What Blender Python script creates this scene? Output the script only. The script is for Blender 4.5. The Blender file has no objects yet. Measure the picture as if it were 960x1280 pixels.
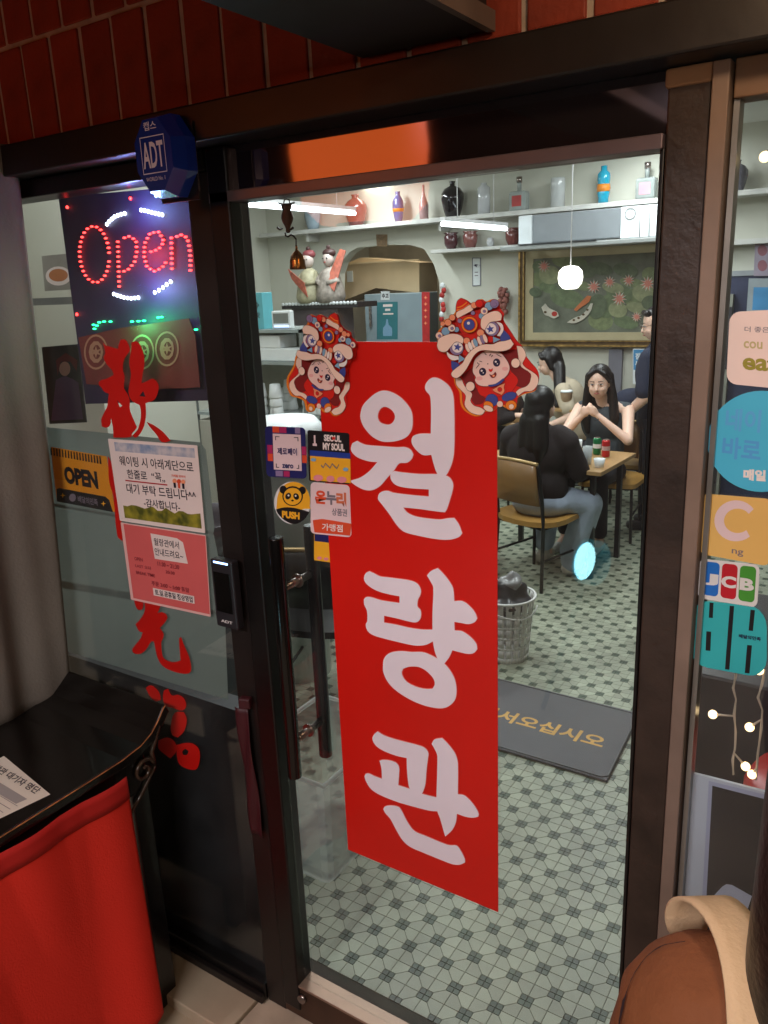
import bpy, bmesh, math, random
from mathutils import Vector, Matrix
from mathutils.geometry import tessellate_polygon
random.seed(7)
R_ = random.Random(11)
scene = bpy.context.scene
COL = scene.collection
PI = math.pi

# ------------------------------------------------------------------ camera, world, exposure
CAMX, CAMY, CAMZ = 0.94091, -1.30649, 1.91440
F_PX = 1001.687
def _basis(yaw, pitch, roll):
    cy, sy, cp, sp, cr, sr = math.cos(yaw), math.sin(yaw), math.cos(pitch), math.sin(pitch), math.cos(roll), math.sin(roll)
    f = Vector((sy*cp, cy*cp, sp)); r = Vector((cy, -sy, 0)); u = r.cross(f)
    return r*cr+u*sr, u*cr-r*sr, f
RIGHT, UP, FWD = _basis(-.585731932, -.276917672, -.0424807565)
EYE = Vector((CAMX, CAMY, CAMZ))
cam = bpy.data.cameras.new('camera'); camo = bpy.data.objects.new('camera', cam); COL.objects.link(camo)
cam.sensor_fit = 'HORIZONTAL'; cam.sensor_width = 36; cam.lens = F_PX/960*36; cam.clip_start = .02; cam.clip_end = 200
mw = Matrix((RIGHT, UP, -FWD)).transposed().to_4x4(); mw.translation = EYE; camo.matrix_world = mw
scene.camera = camo
cam.dof.use_dof = False

world = bpy.data.worlds.new('World'); scene.world = world; world.use_nodes = True
wn = world.node_tree.nodes; wl = world.node_tree.links
sky = wn.new('ShaderNodeTexSky'); sky.sky_type = 'NISHITA'; sky.sun_disc = False
sky.sun_elevation = math.radians(-4); sky.sun_rotation = math.radians(200)
wl.new(sky.outputs[0], wn['Background'].inputs[0]); wn['Background'].inputs[1].default_value = 0.02
vs = scene.view_settings; vs.view_transform = 'Standard'; vs.look = 'None'; vs.exposure = 0; vs.gamma = 1
scene.render.engine = 'CYCLES'
scene.cycles.max_bounces = 8; scene.cycles.transparent_max_bounces = 16
scene.cycles.sample_clamp_indirect = 3; scene.cycles.caustics_reflective = False; scene.cycles.caustics_refractive = False

def area(name, loc, size, size_y, watts, color, target=None):
    l = bpy.data.lights.new(name, 'AREA'); l.shape = 'RECTANGLE'; l.size = size; l.size_y = size_y
    l.energy = watts; l.color = color
    o = bpy.data.objects.new(name, l); COL.objects.link(o); o.location = loc
    if target is not None:
        o.rotation_euler = (Vector(target)-Vector(loc)).to_track_quat('-Z', 'Y').to_euler()
    return o
COOL = (.93, .98, 1.0)
for cx, cy in ((-3.6, 1.6), (-1.2, 1.6), (-2.4, 3.3), (-.3, 3.5), (-3.6, 5.0), (-1.0, 5.0), (-2.1, .75)):
    area('ceiling_tube_light', (cx, cy, 2.93), .16, 1.2, 31 if cy > 1 else 10, COOL)  # last one is extra, added to brighten what shows through the left window
area('kitchen_light', (-3.8, 6.3, 2.9), .3, .8, 14, (1, .92, .8))

def lamp(loc, rad, watts, col, parent=None):
    l = bpy.data.lights.new('lamp_light', 'POINT'); l.energy = watts; l.color = col; l.shadow_soft_size = rad
    o = bpy.data.objects.new('lamp_light', l); COL.objects.link(o); o.location = loc; return o
# ------------------------------------------------------------------ projection helpers: pixel of the photograph -> point on a real plane
def ray(x, y): return FWD + RIGHT*((x-480)/F_PX) - UP*((y-640)/F_PX)
def at(x, y, Y=0.0):
    d = ray(x, y); return EYE + d*((Y-CAMY)/d.y)
def atz(x, y, Z=0.0):
    d = ray(x, y); return EYE + d*((Z-CAMZ)/d.z)
def atx(x, y, X=0.0):
    d = ray(x, y); return EYE + d*((X-CAMX)/d.x)
def pj(p):
    d = Vector(p)-EYE; z = d.dot(FWD); return 480+F_PX*d.dot(RIGHT)/z, 640-F_PX*d.dot(UP)/z, z

# ------------------------------------------------------------------ materials
MATS = {}
def M(name, col, rough=.6, metal=0, noise=.12, nscale=8, bump=0, bscale=60, emit=0, ecol=None, alpha=None, coat=0, spec=None, island=0, trans=0, pos=0):
    if name in MATS: return MATS[name]
    m = bpy.data.materials.new(name); m.use_nodes = True; MATS[name] = m
    nt = m.node_tree; N = nt.nodes; L = nt.links; b = N['Principled BSDF']
    b.inputs['Roughness'].default_value = rough; b.inputs['Metallic'].default_value = metal
    c4 = (*col, 1)
    b.inputs['Base Color'].default_value = c4
    last = None
    tc = N.new('ShaderNodeTexCoord')
    if pos: gp_ = N.new('ShaderNodeNewGeometry')
    if noise:
        no = N.new('ShaderNodeTexNoise'); no.inputs['Scale'].default_value = nscale; no.inputs['Detail'].default_value = 5
        L.new(gp_.outputs['Position'] if pos else tc.outputs['Object'], no.inputs['Vector'])
        mr = N.new('ShaderNodeMapRange'); mr.inputs[1].default_value = .3; mr.inputs[2].default_value = .7
        mr.inputs[3].default_value = 1-noise; mr.inputs[4].default_value = 1+noise
        L.new(no.outputs[0], mr.inputs[0])
        mx = N.new('ShaderNodeVectorMath'); mx.operation = 'SCALE'; mx.inputs[0].default_value = col
        L.new(mr.outputs[0], mx.inputs['Scale']); last = mx.outputs[0]
        rr = N.new('ShaderNodeMapRange'); rr.inputs[3].default_value = max(0, rough-.08); rr.inputs[4].default_value = min(1, rough+.1)
        L.new(no.outputs[0], rr.inputs[0]); L.new(rr.outputs[0], b.inputs['Roughness'])
    if island:
        g = N.new('ShaderNodeNewGeometry'); oi = N.new('ShaderNodeObjectInfo')
        ad = N.new('ShaderNodeMath'); ad.operation = 'ADD'; L.new(g.outputs['Random Per Island'], ad.inputs[0]); L.new(oi.outputs['Random'], ad.inputs[1])
        fr = N.new('ShaderNodeMath'); fr.operation = 'FRACT'; L.new(ad.outputs[0], fr.inputs[0])
        mr2 = N.new('ShaderNodeMapRange'); mr2.inputs[3].default_value = 1-island; mr2.inputs[4].default_value = 1+island
        L.new(fr.outputs[0], mr2.inputs[0])
        mx2 = N.new('ShaderNodeVectorMath'); mx2.operation = 'SCALE'
        if last: L.new(last, mx2.inputs[0])
        else: mx2.inputs[0].default_value = col
        L.new(mr2.outputs[0], mx2.inputs['Scale']); last = mx2.outputs[0]
    if last: L.new(last, b.inputs['Base Color'])
    if bump:
        n2 = N.new('ShaderNodeTexNoise'); n2.inputs['Scale'].default_value = bscale; n2.inputs['Detail'].default_value = 4
        L.new(tc.outputs['Object'], n2.inputs['Vector'])
        bp = N.new('ShaderNodeBump'); bp.inputs['Strength'].default_value = bump; bp.inputs['Distance'].default_value = .004
        L.new(n2.outputs[0], bp.inputs['Height']); L.new(bp.outputs[0], b.inputs['Normal'])
    if emit:
        b.inputs['Emission Color'].default_value = (*(ecol or col), 1); b.inputs['Emission Strength'].default_value = emit
    if alpha is not None: b.inputs['Alpha'].default_value = alpha
    if coat: b.inputs['Coat Weight'].default_value = coat; b.inputs['Coat Roughness'].default_value = .08
    if trans: b.inputs['Transmission Weight'].default_value = trans
    return m
def glassmat(name, tint=(.97, .985, .98), ior=1.5, rough=0.0, dirt=.028):
    if name in MATS: return MATS[name]
    m = bpy.data.materials.new(name); m.use_nodes = True; MATS[name] = m
    nt = m.node_tree; N = nt.nodes; L = nt.links; N.clear()
    out = N.new('ShaderNodeOutputMaterial'); tr = N.new('ShaderNodeBsdfTransparent'); tr.inputs[0].default_value = (*tint, 1)
    gl = N.new('ShaderNodeBsdfGlossy'); gl.inputs['Roughness'].default_value = rough
    lwt = N.new('ShaderNodeLayerWeight'); lwt.inputs[0].default_value = .5   # facing = 1-|cos|
    pw = N.new('ShaderNodeMath'); pw.operation = 'POWER'; pw.inputs[1].default_value = 5; L.new(lwt.outputs['Facing'], pw.inputs[0])
    fr = N.new('ShaderNodeMath'); fr.operation = 'MULTIPLY_ADD'; fr.inputs[1].default_value = .9; fr.inputs[2].default_value = .05; L.new(pw.outputs[0], fr.inputs[0])
    mx = N.new('ShaderNodeMixShader'); L.new(fr.outputs[0], mx.inputs[0]); L.new(tr.outputs[0], mx.inputs[1]); L.new(gl.outputs[0], mx.inputs[2])
    df = N.new('ShaderNodeBsdfDiffuse'); df.inputs[0].default_value = (.7, .7, .72, 1)
    tc = N.new('ShaderNodeTexCoord'); no = N.new('ShaderNodeTexNoise'); no.inputs['Scale'].default_value = 3; no.inputs['Detail'].default_value = 8
    L.new(tc.outputs['Object'], no.inputs['Vector'])
    mr = N.new('ShaderNodeMapRange'); mr.inputs[1].default_value = .4; mr.inputs[2].default_value = .8; mr.inputs[3].default_value = 0.004; mr.inputs[4].default_value = dirt
    L.new(no.outputs[0], mr.inputs[0])
    m2 = N.new('ShaderNodeMixShader'); L.new(mr.outputs[0], m2.inputs[0]); L.new(mx.outputs[0], m2.inputs[1]); L.new(df.outputs[0], m2.inputs[2])
    L.new(m2.outputs[0], out.inputs[0])
    return m
def frostmat(name, col, amt):
    m = bpy.data.materials.new(name); m.use_nodes = True; MATS[name] = m
    nt = m.node_tree; N = nt.nodes; L = nt.links; N.clear()
    out = N.new('ShaderNodeOutputMaterial'); tr = N.new('ShaderNodeBsdfTransparent')
    df = N.new('ShaderNodeBsdfDiffuse'); df.inputs[0].default_value = (*col, 1)
    tl = N.new('ShaderNodeBsdfTranslucent'); tl.inputs[0].default_value = (*col, 1)
    a = N.new('ShaderNodeMixShader'); a.inputs[0].default_value = .6; L.new(df.outputs[0], a.inputs[1]); L.new(tl.outputs[0], a.inputs[2])
    mx = N.new('ShaderNodeMixShader'); mx.inputs[0].default_value = amt; L.new(tr.outputs[0], mx.inputs[1]); L.new(a.outputs[0], mx.inputs[2])
    L.new(mx.outputs[0], out.inputs[0]); return m
def S(r, g, b):   # sRGB 0-255 -> linear
    f = lambda c: (c/255/12.92) if c/255 <= .04045 else ((c/255+.055)/1.055)**2.4
    return (f(r), f(g), f(b))

# ------------------------------------------------------------------ object helpers
WL = {}
def setp(o, label=None, cat=None, group=None, kind=None, **_):
    if label: o['label'] = label
    if cat: o['category'] = cat
    if group: o['group'] = group
    if kind: o['kind'] = kind
    return o
def thing(name, label, cat, loc=(0, 0, 0), group=None):
    o = bpy.data.objects.new(name, None); COL.objects.link(o); o.location = loc; o.empty_display_size = .05
    WL[o] = Vector(loc); return setp(o, label, cat, group)
class MB:
    def __init__(s): s.v = []; s.f = []; s.sm = []
    def add(s, V, Fc, smooth=False):
        n = len(s.v); s.v += [Vector(p) for p in V]; s.f += [tuple(i+n for i in f) for f in Fc]; s.sm += [smooth]*len(Fc); return s
    def box(s, x0, x1, y0, y1, z0, z1, rot=0, piv=None, taper=0):
        P = [Vector((x, y, z)) for z in (z0, z1) for y in (y0, y1) for x in (x0, x1)]
        if taper:
            c = Vector(((x0+x1)/2, (y0+y1)/2, 0))
            for p in P[:4]:
                p.x = c.x+(p.x-c.x)*(1-taper); p.y = c.y+(p.y-c.y)*(1-taper)
        if rot:
            c = Vector(piv) if piv else Vector(((x0+x1)/2, (y0+y1)/2, (z0+z1)/2)); m = Matrix.Rotation(rot, 3, 'Z')
            P = [c+m@(p-c) for p in P]
        return s.add(P, [(0, 2, 3, 1), (4, 5, 7, 6), (0, 1, 5, 4), (2, 6, 7, 3), (0, 4, 6, 2), (1, 3, 7, 5)])
    def cyl(s, p0, p1, r0, r1=None, n=16, caps=True):
        r1 = r0 if r1 is None else r1; p0 = Vector(p0); p1 = Vector(p1); d = (p1-p0).normalized()
        a = d.orthogonal().normalized(); b = d.cross(a); V = []
        for p, r in ((p0, r0), (p1, r1)):
            for i in range(n):
                t = 2*PI*i/n; V.append(p+(a*math.cos(t)+b*math.sin(t))*r)
        s.add(V, [(i, (i+1) % n, n+(i+1) % n, n+i) for i in range(n)], True)
        if caps:
            k = len(s.v)-2*n; s.f += [tuple(k+i for i in reversed(range(n))), tuple(k+n+i for i in range(n))]; s.sm += [False, False]
        return s
    def lathe(s, prof, c, n=24, axis='Z', cap=True):
        c = Vector(c); V = []
        for r, h in prof:
            for i in range(n):
                t = 2*PI*i/n
                if axis == 'Z': V.append(c+Vector((r*math.cos(t), r*math.sin(t), h)))
                else: V.append(c+Vector((r*math.cos(t), -h, r*math.sin(t))))
        Fc = [(k*n+i, k*n+(i+1) % n, (k+1)*n+(i+1) % n, (k+1)*n+i) for k in range(len(prof)-1) for i in range(n)]
        s.add(V, Fc, True)
        if cap:
            k = len(s.v)-len(V); s.f += [tuple(k+i for i in reversed(range(n))), tuple(k+(len(prof)-1)*n+i for i in range(n))]; s.sm += [False, False]
        return s
    def ball(s, c, r, n=14, m=9, sc=(1, 1, 1)):
        c = Vector(c); V = [c+Vector((0, 0, r*sc[2]))]
        for j in range(1, m):
            ph = PI*j/m
            for i in range(n):
                t = 2*PI*i/n; V.append(c+Vector((r*sc[0]*math.sin(ph)*math.cos(t), r*sc[1]*math.sin(ph)*math.sin(t), r*sc[2]*math.cos(ph))))
        V.append(c-Vector((0, 0, r*sc[2]))); Fc = []
        for i in range(n): Fc.append((0, 1+i, 1+(i+1) % n))
        for j in range(m-2):
            for i in range(n): Fc.append((1+j*n+i, 1+(j+1)*n+i, 1+(j+1)*n+(i+1) % n, 1+j*n+(i+1) % n))
        e = len(V)-1
        for i in range(n): Fc.append((e, 1+(m-2)*n+(i+1) % n, 1+(m-2)*n+i))
        return s.add(V, Fc, True)
    def tube(s, path, r, n=8, closed=False):
        P = [Vector(p) for p in path]; N = len(P); V = []; a = None
        for k, p in enumerate(P):
            d = (P[(k+1) % N]-P[k-1]) if closed else (P[min(k+1, N-1)]-P[max(k-1, 0)])
            d.normalize()
            if a is None: a = d.orthogonal().normalized()
            a = (a-d*a.dot(d)).normalized(); b = d.cross(a)
            rr = r[k] if isinstance(r, (list, tuple)) else r
            for i in range(n):
                t = 2*PI*i/n; V.append(p+(a*math.cos(t)+b*math.sin(t))*rr)
        K = N if closed else N-1
        s.add(V, [(k*n+i, k*n+(i+1) % n, ((k+1) % N)*n+(i+1) % n, ((k+1) % N)*n+i) for k in range(K) for i in range(n)], True)
        if not closed:
            k = len(s.v)-len(V); s.f += [tuple(k+i for i in reversed(range(n))), tuple(k+(N-1)*n+i for i in range(n))]; s.sm += [False, False]
        return s
    def sheet(s, loops, thick=0, nrm=None):
        """flat polygon with holes; loops of 3D points; extruded back (away from nrm) by thick"""
        loops = [[Vector(p) for p in l] for l in loops]
        tri = tessellate_polygon(loops); flat = [p for l in loops for p in l]
        if nrm is None: nrm = Vector((0, -1, 0))
        F2 = []
        for t in tri:
            a, b, c = [flat[i] for i in t]
            nn = (b-a).cross(c-a)
            if nn.length < 1e-12: continue
            F2.append(tuple(t) if nn.dot(nrm) > 0 else tuple(reversed(t)))
        s.add(flat, F2)
        if thick:
            back = [p-nrm*thick for p in flat]; n = len(flat)
            s.add(flat+back, [tuple(i+n for i in reversed(f)) for f in F2]); k = len(s.v)-2*n; o = 0
            for l in loops:
                m = len(l)
                for i in range(m): s.f.append((k+o+i, k+o+(i+1) % m, k+n+o+(i+1) % m, k+n+o+i)); s.sm.append(False)
                o += m
        return s
    def build(s, name, mat, parent=None, origin=None, bevel=0, subd=0, **kw):
        if origin is None:
            if parent is not None: origin = WL[parent]
            else:
                origin = Vector((sum(p.x for p in s.v)/len(s.v), sum(p.y for p in s.v)/len(s.v), min(p.z for p in s.v)))
        origin = Vector(origin)
        me = bpy.data.meshes.new(name); me.from_pydata([p-origin for p in s.v], [], s.f); me.validate()
        me.polygons.foreach_set('use_smooth', [s.sm[i] if i < len(s.sm) else False for i in range(len(me.polygons))])
        me.materials.append(mat)
        o = bpy.data.objects.new(name, me); COL.objects.link(o); WL[o] = origin
        if parent is not None: o.parent = parent; o.location = origin-WL[parent]
        else: o.location = origin
        if bevel:
            bv = o.modifiers.new('bevel', 'BEVEL'); bv.width = bevel; bv.segments = 2; bv.limit_method = 'ANGLE'; bv.angle_limit = math.radians(40)
        if subd:
            sd = o.modifiers.new('subd', 'SUBSURF'); sd.levels = subd; sd.render_levels = subd
        return setp(o, **kw)
def struct(o): o['kind'] = 'structure'; return o

def smooth(P, k=4, corner=50):
    """Catmull-Rom through closed 2D points, keeping sharp corners"""
    n = len(P); out = []; T = []
    for i in range(n):
        a, b, c = P[i-1], P[i], P[(i+1) % n]
        d1 = (b[0]-a[0], b[1]-a[1]); d2 = (c[0]-b[0], c[1]-b[1])
        ang = abs(math.degrees(math.atan2(d1[0]*d2[1]-d1[1]*d2[0], d1[0]*d2[0]+d1[1]*d2[1])))
        l1 = math.hypot(*d1); l2 = math.hypot(*d2); m = min(l1, l2)
        if ang > corner or l1+l2 < 1e-9: T.append(None)
        else:
            t = (c[0]-a[0], c[1]-a[1]); l = math.hypot(*t) or 1; T.append((t[0]/l, t[1]/l))
    for i in range(n):
        p, q = P[i], P[(i+1) % n]; L = math.hypot(q[0]-p[0], q[1]-p[1])
        dl = ((q[0]-p[0]), (q[1]-p[1]))
        t0 = (T[i][0]*L, T[i][1]*L) if T[i] else dl
        t1 = (T[(i+1) % n][0]*L, T[(i+1) % n][1]*L) if T[(i+1) % n] else dl
        for j in range(k):
            s = j/k; h0 = 2*s**3-3*s**2+1; h1 = s**3-2*s**2+s; h2 = -2*s**3+3*s**2; h3 = s**3-s**2
            out.append((h0*p[0]+h1*t0[0]+h2*q[0]+h3*t1[0], h0*p[1]+h1*t0[1]+h2*q[1]+h3*t1[1]))
    return out
def offset(P, d):
    n = len(P); A = sum(P[i][0]*P[(i+1) % n][1]-P[(i+1) % n][0]*P[i][1] for i in range(n)); sg = 1 if A > 0 else -1; out = []
    for i in range(n):
        a, b, c = P[i-1], P[i], P[(i+1) % n]; x, y = c[0]-a[0], c[1]-a[1]; l = math.hypot(x, y) or 1
        out.append((b[0]+sg*y/l*d, b[1]-sg*x/l*d))
    return out
def circ(x, y, rx, ry=None, n=20, rot=0):
    ry = rx if ry is None else ry; c, s_ = math.cos(rot), math.sin(rot)
    return [(x+rx*math.cos(2*PI*i/n)*c-ry*math.sin(2*PI*i/n)*s_, y+rx*math.cos(2*PI*i/n)*s_+ry*math.sin(2*PI*i/n)*c) for i in range(n)]
def star(x, y, r, r2=None, n=5, rot=0):
    r2 = r2 or r*.45
    return [(x+(r if i % 2 == 0 else r2)*math.sin(PI*i/n+rot), y-(r if i % 2 == 0 else r2)*math.cos(PI*i/n+rot)) for i in range(2*n)]
def rquad(Q, r=.12, n=5):
    """rounded quad between four pixel corners TL TR BR BL"""
    TL, TR, BR, BL = [Vector(q) for q in Q]
    def uv(u, v): p = (TL*(1-u)+TR*u)*(1-v)+(BL*(1-u)+BR*u)*v; return (p.x, p.y)
    w = (TR-TL).length; h = (BL-TL).length; ru = r; rv = r*w/h; out = []
    for cu, cv, a0 in ((1-ru, rv, -90), (1-ru, 1-rv, 0), (ru, 1-rv, 90), (ru, rv, 180)):
        for i in range(n+1):
            t = math.radians(a0+90*i/n); out.append(uv(cu+ru*math.cos(t), cv+rv*math.sin(t)))
    return out
class Print:
    """flat printed shapes on a vertical plane y=Y facing the street; each shape slightly proud of the last"""
    def __init__(s, Y, parent, step=.00012, face=-1): s.Y = Y; s.p = parent; s.k = 0; s.step = step; s.face = face
    def y(s): s.k += 1; return s.Y+s.face*s.step*s.k
    def loops(s, LL, Y): return [[at(x, y, s.Y)+Vector((0, Y-s.Y, 0)) for x, y in l] for l in LL]
    def shape(s, name, mat, polys, label=None):
        mb = MB(); joined = name in ('letter', 'letter_edge', 'wifi_mark')
        for LL in polys:
            if LL and not isinstance(LL[0][0], (list, tuple)): LL = [LL]
            if not joined: mb = MB()
            mb.sheet(s.loops(LL, s.y()), 0, Vector((0, s.face, 0)))
            if not joined: o = mb.build(name, mat, s.p, label=label)
        return mb.build(name, mat, s.p, label=label) if joined else o
# ---- text: a font curve turned into mesh and laid between two pixels of a plane
_tc = {}
def textmesh(txt, bold=0, mono=False):
    key = (txt, bold)
    if key in _tc: return _tc[key]
    cu = bpy.data.curves.new('t', 'FONT'); cu.body = txt; cu.size = 1; cu.resolution_u = 3; cu.offset = bold
    o = bpy.data.objects.new('t', cu); COL.objects.link(o); dg = bpy.context.evaluated_depsgraph_get()
    me = bpy.data.meshes.new_from_object(o.evaluated_get(dg)); V = [v.co.copy() for v in me.vertices]; Fc = [tuple(p.vertices) for p in me.polygons]
    bpy.data.objects.remove(o); bpy.data.curves.remove(cu); bpy.data.meshes.remove(me)
    _tc[key] = (V, Fc); return V, Fc
def text3(mb, txt, P0, P1, P2, bold=0, off=Vector((0, 0, 0)), fit=True):
    """P0 lower left, P1 lower right, P2 upper left of the ink box, world points"""
    V, Fc = textmesh(txt, bold)
    if not V: return
    x0 = min(v.x for v in V); x1 = max(v.x for v in V); y0 = min(v.y for v in V); y1 = max(v.y for v in V)
    ax = (P1-P0)/(x1-x0 or 1); ay = (P2-P0)/(y1-y0 or 1)
    mb.add([P0+ax*(v.x-x0)+ay*(v.y-y0)+off for v in V], Fc)
def ptext(pr, name, mat, txt, p0, p1, p2, bold=0, label=None):
    mb = MB(); Y = pr.y(); o = Vector((0, Y-pr.Y, 0)); a, b, c = at(*p0, pr.Y), at(*p1, pr.Y), at(*p2, pr.Y)
    text3(mb, txt, a, b, c, bold, o)
    if mb.v: return mb.build(name, mat, pr.p, label=label)

# ------------------------------------------------------------------ the setting
grout = M('grout', S(44, 50, 43), .8, noise=.2, nscale=5)
tilew = M('tile_pale', S(154, 160, 140), .42, noise=.22, nscale=3.2, island=.15, bump=.08, bscale=30, pos=1)
tiled = M('tile_green', S(68, 84, 68), .42, noise=.22, nscale=3.1, island=.22, bump=.08, bscale=30, pos=1)
FX0, FX1, FY0, FY1 = -5.3, 3.2, .03, 8.0
floor = MB().box(FX0, FX1, FY0, FY1, -.03, -.0022).build('floor', grout); struct(floor)
pt = .0625; sq = .29*pt; g = .0009
whites = []; darks = []
def tile_faces(V, P, h=.0024):
    n = len(P); cx = sum(p[0] for p in P)/n; cy = sum(p[1] for p in P)/n
    def inset(d): 
        out = []
        for (x, y) in P:
            l = math.hypot(x-cx, y-cy); out.append((x-(x-cx)/l*d, y-(y-cy)/l*d))
        return out
    V.add([(x, y, -h) for x, y in inset(g)]+[(x, y, -.0004) for x, y in inset(g)]+[(x, y, 0) for x, y in inset(g+.0009)],
          [(i, (i+1) % n, n+(i+1) % n, n+i) for i in range(n)]+[(n+i, n+(i+1) % n, 2*n+(i+1) % n, 2*n+i) for i in range(n)]+[tuple(2*n+i for i in range(n))])
for i in range(int(-3.6/pt), int(1.6/pt)):
    for j in range(int((.04-.8375)/pt)+1, int((5.9-.8375)/pt)):
        x, y = i*pt, .8375+j*pt
        X = lambda u: x+u*pt; s_ = .29
        if (i+j) % 2 == 0:
            W = [[(1, 0), (1, 1-s_), (1-s_, 1-s_), (s_, s_), (s_, 0)], [(0, 1), (0, s_), (s_, s_), (1-s_, 1-s_), (1-s_, 1)]]
            D = [[(0, 0), (s_, 0), (s_, s_), (0, s_)], [(1, 1), (1-s_, 1), (1-s_, 1-s_), (1, 1-s_)]]
        else:
            W = [[(0, 0), (1-s_, 0), (1-s_, s_), (s_, 1-s_), (0, 1-s_)], [(1, 1), (s_, 1), (s_, 1-s_), (1-s_, s_), (1, s_)]]
            D = [[(1, 0), (1, s_), (1-s_, s_), (1-s_, 0)], [(0, 1), (0, 1-s_), (s_, 1-s_), (s_, 1)]]
        for q in W: whites.append([(x+u*pt, y+v*pt) for u, v in q])
        for q in D: darks.append([(x+u*pt, y+v*pt) for u, v in q])
def vis(P):
    cx = sum(p[0] for p in P)/len(P); cy = sum(p[1] for p in P)/len(P); a = pj((cx, cy, 0))
    if a[2] < .1 or not (372 < a[0] < 795 and 900 < a[1] < 1275): return 1e9
    if 425 < a[0] < 622 and a[1] < 1060+(a[0]-433)*.41: return 1e9
    return a[2]
whites.sort(key=vis); darks.sort(key=vis)
for lst, mat, cnt in ((whites, tilew, 300), (darks, tiled, 300)):
    for P in lst[:cnt]:
        m = MB(); cx = sum(p[0] for p in P)/len(P); cy = sum(p[1] for p in P)/len(P)
        tile_faces(m, P); m.build('tile', mat, floor, origin=(cx, cy, 0))
    m = MB()
    for P in lst[cnt:]: tile_faces(m, P)
    m.build('tile', mat, floor, kind='stuff')

wallm = M('painted_plaster', S(205, 205, 192), .7, noise=.05, nscale=2, bump=.1, bscale=40)
ceilm = M('ceiling_paint', S(215, 216, 210), .8, noise=.04, nscale=2)
struct(MB().box(-5.3, 3.2, .03, 8, 3.0, 3.08).build('ceiling', ceilm))
# back wall with the arch
AR = [(422, 470), (420, 400), (422, 342), (427, 327), (437, 315), (447, 309.5), (482, 306), (512, 306), (530, 311), (542, 330), (549, 352), (551, 400), (552, 470)]
YB = 5.97
arch = [at(x, y, YB) for x, y in AR]
arch[0].z = 0.0; arch[-1].z = 0.0; arch[0].x = arch[1].x; arch[-1].x = arch[-2].x
outer = [Vector((-5.3, YB, 0)), Vector((-5.3, YB, 3)), Vector((3.2, YB, 3)), Vector((3.2, YB, 0))]
bw = MB().sheet([outer+[v.copy() for v in reversed(arch)]], .14, Vector((0, -1, 0)))
backwall = struct(bw.build('back_wall', wallm))
struct(MB().box(-5.4, -5.3, .03, 8, 0, 3).build('left_wall', wallm))
struct(MB().box(3.2, 3.3, .03, 8, 0, 3).build('right_wall', wallm))
struct(MB().box(-5.3, 3.2, 8, 8.1, 0, 3).build('kitchen_wall', M('kitchen_wall', S(190, 180, 160), .5)))
struct(MB().box(-3.0, -2.9, .06, 2.35, 0, 3).build('partition_wall', wallm))
navy = M('navy_panel', S(52, 58, 84), .5, noise=.15)
MB().box(-.74, 3.19, 5.93, 5.968, 0, 1.86).build('wall_panel', navy, backwall)
MB().box(-.74, 3.19, 5.92, 5.969, 1.86, 1.9).build('rail', M('greyrail', S(150, 155, 160), .5), backwall)
MB().box(-.74, 3.19, 5.85, 5.968, 2.10, 2.14).build('ledge', M('pale_shelf', S(200, 200, 195), .5), backwall)
MB().box(-1.36, -1.24, 5.925, 5.968, 0, 1.27).build('pilaster', M('grey_trim', S(120, 120, 130), .5), backwall)
MB().box(-1.06, -1.03, 5.9, 5.968, 0, 1.27).build('door_jamb', M('dark_trim', S(40, 40, 46), .5), backwall)

# outside ground
conc = M('cream_concrete', S(176, 158, 134), .7, noise=.16, nscale=3.5, bump=.35, bscale=25)
struct(MB().box(-30, 30, -40, -.10, -.10, -.04).build('pavement', conc))
sill = struct(MB().box(-1.25, -.40, -.16, .05, -.10, -.004).build('concrete_sill', conc, bevel=.004))
struct(MB().box(-.395, .75, -.165, .03, -.10, -.012).build('door_sill', M('worn_concrete', S(190, 172, 150), .75, noise=.25, nscale=7, bump=.5, bscale=20), bevel=.003))
struct(MB().box(-7, 7, -4.2, -4.0, -.05, 4.2).build('opposite_wall', M('opposite_brick', S(54, 26, 20), .8, noise=.3, nscale=5)))

# ------------------------------------------------------------------ facade
blackp = M('black_paint', S(13, 11, 11), .34, noise=.3, nscale=6, bump=.08, bscale=60)
blackg = M('black_gloss', S(12, 11, 11), .16, noise=.2, nscale=5)
brownp = M('dark_brown_paint', S(26, 20, 18), .42, noise=.25, nscale=7, bump=.12, bscale=50)
brick_r = M('red_brick', S(138, 50, 28), .68, noise=.25, nscale=14, bump=.5, bscale=60, island=.15)
mortar = M('mortar', S(176, 158, 142), .85, noise=.2, nscale=20, bump=.5, bscale=50)
bwt = thing('brick_fascia', 'dark red upright brick band across the top of the shopfront', 'brick wall', (0, 0, 2.26))
MB().box(-2.2, 2.4, -.057, .12, 2.262, 3.3).build('mortar_bed', mortar, bwt)
bx0 = MB().box(-.046, .046, -.016, .016, 0, .187)
bmesh_brick = None
zrow = 2.265
for row, hh in ((0, .20), (1, .20), (2, .20), (3, .2)):
    for k in range(46):
        x = -2.15+k*.1+(.05 if row % 2 else 0)
        if bmesh_brick is None:
            b = MB().box(-.0445, .0445, -.012, .012, 0, .19).build('brick', brick_r, bwt, origin=(0, 0, 0), bevel=.003); bmesh_brick = b
        else:
            b = bmesh_brick.copy(); COL.objects.link(b); b.parent = bwt
        b.location = Vector((x, -.050+R_.uniform(-.002, .002), zrow+row*hh-2.26)); b.rotation_euler = (0, R_.uniform(-.006, .006), R_.uniform(-.01, .01))
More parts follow.
